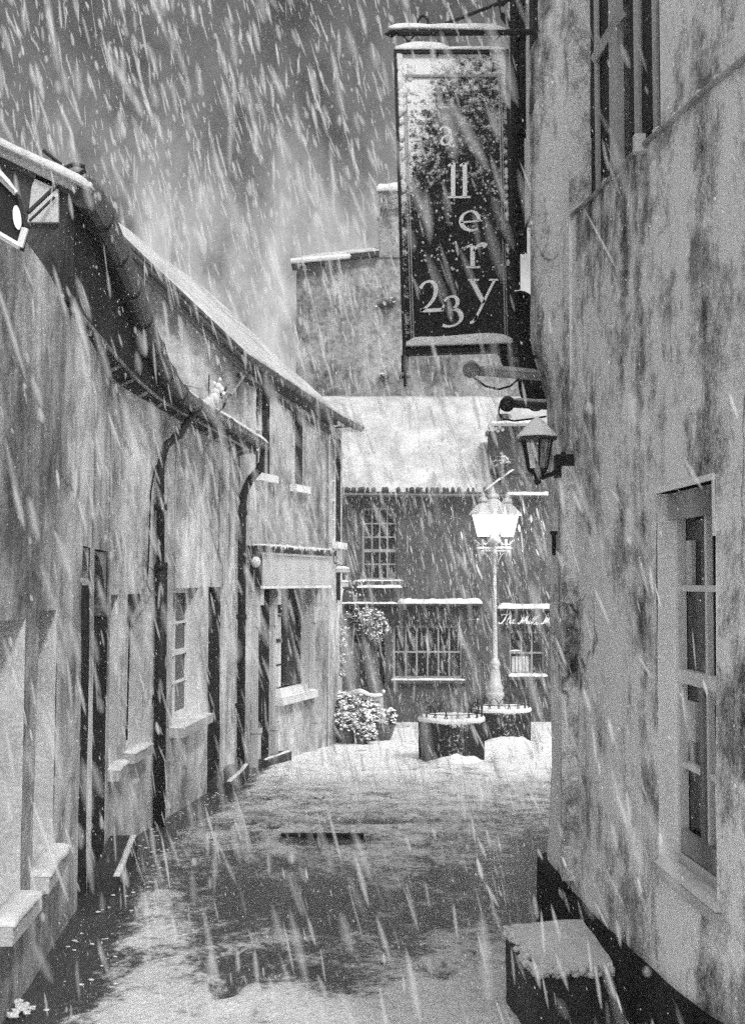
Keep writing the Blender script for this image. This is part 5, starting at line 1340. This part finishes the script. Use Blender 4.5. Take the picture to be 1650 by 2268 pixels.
# ------------------------------------------------------------------ drain slot and snow lumps on the paving
gr = MB()
a, b = gnd(622, 1853), gnd(806, 1853)
gr.box(a.x, b.x, a.y - .0, a.y + .07, a.z - .03, a.z + .014)
o = gr.build('drain_cover', 'tar'); tag(o, 'long narrow dark drain slot open in the snow mid-lane', 'drain')
sl_ = MB()
for (px, py, r) in ((38, 2222, .022), (48, 2236, .026), (55, 2228, .018), (30, 2250, .024), (60, 2245, .014), (70, 2235, .016), (44, 2230, .02), (36, 2240, .018)):
    p = gnd(px, py); sl_.sphere(p, r, (1.2, 1, .7), 10, 8, 1.1)
for k in range(160):
    Y = random.uniform(5, 15); x = WX(Y) + random.uniform(.05, .45); sl_.sphere((x, Y, gz(Y) - .012), random.uniform(.003, .012), (1.6, 1, .5), 7, 5, .5)
o = sl_.build('snow_lumps', 'snow', smooth=True); o['kind'] = 'stuff'

# ------------------------------------------------------------------ falling snow (flakes drawn out as translucent motion trails through the whole volume of air)
def flakes(name, P_, D_, Ln, Rd, shells, nseg, rings, m):
    th = np.linspace(0, 2 * math.pi, nseg, endpoint=False)
    prof = np.array(rings)
    n = len(P_)
    a = np.cross(D_, np.array([.3, .9, .2])); a /= np.linalg.norm(a, axis=1, keepdims=True); b = np.cross(D_, a)
    VV = []; FF = []; off = 0
    nr = len(prof); per = nr * nseg + 2
    for s_ in shells:
        ring = (P_[:, None, None, :] + D_[:, None, None, :] * (prof[:, 0][None, :, None, None] * Ln[:, None, None, None] * (0.55 + .45 * s_)) +
                (a[:, None, None, :] * np.cos(th)[None, None, :, None] + b[:, None, None, :] * np.sin(th)[None, None, :, None]) * (prof[:, 1][None, :, None, None] * (Rd * s_)[:, None, None, None]))
        v = ring.reshape(n, nr * nseg, 3)
        e0 = P_ - D_ * Ln[:, None] * .5 * (0.55 + .45 * s_); e1 = P_ + D_ * Ln[:, None] * .5 * (0.55 + .45 * s_)
        v = np.concatenate([v, e0[:, None, :], e1[:, None, :]], axis=1)
        q = []
        for i in range(nr - 1):
            for k in range(nseg):
                q.append((i * nseg + k, i * nseg + (k + 1) % nseg, (i + 1) * nseg + (k + 1) % nseg)); q.append((i * nseg + k, (i + 1) * nseg + (k + 1) % nseg, (i + 1) * nseg + k))
        for k in range(nseg):
            q.append((nr * nseg, (k + 1) % nseg, k)); q.append((nr * nseg + 1, (nr - 1) * nseg + k, (nr - 1) * nseg + (k + 1) % nseg))
        q = np.array(q)
        FF.append((q[None] + (np.arange(n) * per)[:, None, None] + off).reshape(-1, 3)); VV.append(v.reshape(-1, 3)); off += n * per
    V = np.concatenate(VV); Fq = np.concatenate(FF)
    me = bpy.data.meshes.new(name); me.vertices.add(len(V)); me.vertices.foreach_set('co', V.astype(np.float32).ravel())
    me.loops.add(len(Fq) * 3); me.polygons.add(len(Fq))
    me.loops.foreach_set('vertex_index', Fq.astype(np.int32).ravel()); me.polygons.foreach_set('loop_start', np.arange(0, len(Fq) * 3, 3, dtype=np.int32))
    me.polygons.foreach_set('use_smooth', np.ones(len(Fq), bool))
    me.update(calc_edges=True); me.materials.append(M[m])
    o = bpy.data.objects.new(name, me); COL.objects.link(o); o['kind'] = 'stuff'
    return o
def volume(n, y0, y1, power=1.0, zlo=None):
    Y = y0 + (y1 - y0) * rng.random(n) ** power
    X = rng.uniform(-1.05, 1.05, n) * (.34 * Y + .3); Z = rng.uniform(-.5, .55, n) * Y * .95
    P_ = np.stack([X, Y, Z], 1)
    ok = Z > -(1.65 + .045 * Y)
    t_ = Y / cL.y; ok &= ~((Y < 6.3) & (np.abs(X - cL.x * t_) < .19 * t_) & (np.abs(Z - cL.z * t_) < .3 * t_))
    return P_[ok]
def dirs(n, sx=.24, js=.10):
    d = np.stack([sx + rng.normal(0, js, n), -.12 + rng.normal(0, .1, n), -np.ones(n)], 1); return d / np.linalg.norm(d, axis=1, keepdims=True)
SOFT = [(-.36, .62), (-.12, .97), (.14, 1.0), (.37, .6)]
P1 = volume(55, 1.8, 4.0, .7); n = len(P1)
flakes('falling_snow', P1, dirs(n), rng.uniform(.02, .075, n), rng.uniform(.002, .007, n), (1.0, .84, .68, .52, .36, .2), 8, SOFT, 'flake')
P2 = volume(4600, 3.5, 11.0, .6); n = len(P2)
flakes('falling_snow', P2, dirs(n), rng.uniform(.04, .16, n) * np.exp(rng.normal(0, .5, n)), rng.uniform(.003, .011, n) * rng.uniform(.8, 1.8, n), (1.0, .84, .68, .52, .36, .2), 7, SOFT, 'flake_soft')
P2 = volume(480, 3.5, 11.0, .6); n = len(P2)
flakes('falling_snow', P2, dirs(n), rng.uniform(.06, .30, n), rng.uniform(.006, .020, n), (1.0, .82, .64, .46, .28), 7, SOFT, 'flake')
n = 300; P2 = np.stack([rng.uniform(.25, .92, n), rng.uniform(3.2, 5.8, n), rng.uniform(-1.9, .55, n)], 1); P2 = P2[P2[:, 2] > -1.15 - .5 * rng.random(n) ** 3]; n = len(P2)
flakes('falling_snow', P2, dirs(n, .24, .12), rng.uniform(.03, .14, n), rng.uniform(.003, .010, n), (1.0, .84, .68, .52, .36, .2), 7, SOFT, 'flake_soft')
P2 = volume(1500, 3.2, 10.0, .6); n = len(P2)
flakes('falling_snow', P2, dirs(n, .26, .12), rng.uniform(.10, .36, n), rng.uniform(.012, .032, n), (1.0, .84, .66, .46, .26), 7, SOFT, 'flake_mist')
P3 = volume(5000, 9.5, 23.5, .7); n = len(P3)
flakes('falling_snow', P3, dirs(n, .2, .14), rng.uniform(.08, .30, n) * rng.uniform(.6, 1.8, n), rng.uniform(.006, .018, n) * rng.uniform(.8, 1.8, n), (1.0, .8, .6, .4, .2), 6, SOFT, 'flake_soft')
P4 = volume(24000, 16, 23.6, .8); P4 = P4[P4[:, 2] < 1.9]; n = len(P4)
flakes('falling_snow', P4, dirs(n, .12, .22), rng.uniform(.03, .13, n), rng.uniform(.002, .006, n), (1.0,), 4, [(.0, 1.0)], 'flake_far')
P5 = volume(26000, 2.5, 9.0, .6); n = len(P5)      # fine powder in the near air
flakes('falling_snow', P5, dirs(n), rng.uniform(.003, .012, n), rng.uniform(.0008, .0022, n), (1.0,), 4, [(.0, 1.0)], 'flake_far')

# ------------------------------------------------------------------ thin snowy air
hz = MB(); hz.box(-64, 64, -64, 124, -10, 16)
hm = bpy.data.materials.new('snowy_air'); hm.use_nodes = True
hm.node_tree.nodes.remove(hm.node_tree.nodes['Principled BSDF'])
pv = hm.node_tree.nodes.new('ShaderNodeVolumePrincipled'); pv.inputs['Density'].default_value = .0035
pv.inputs['Color'].default_value = (.9, .9, .9, 1)
hm.node_tree.links.new(pv.outputs[0], hm.node_tree.nodes['Material Output'].inputs['Volume'])
o = hz.build('haze', hm); o['kind'] = 'stuff'
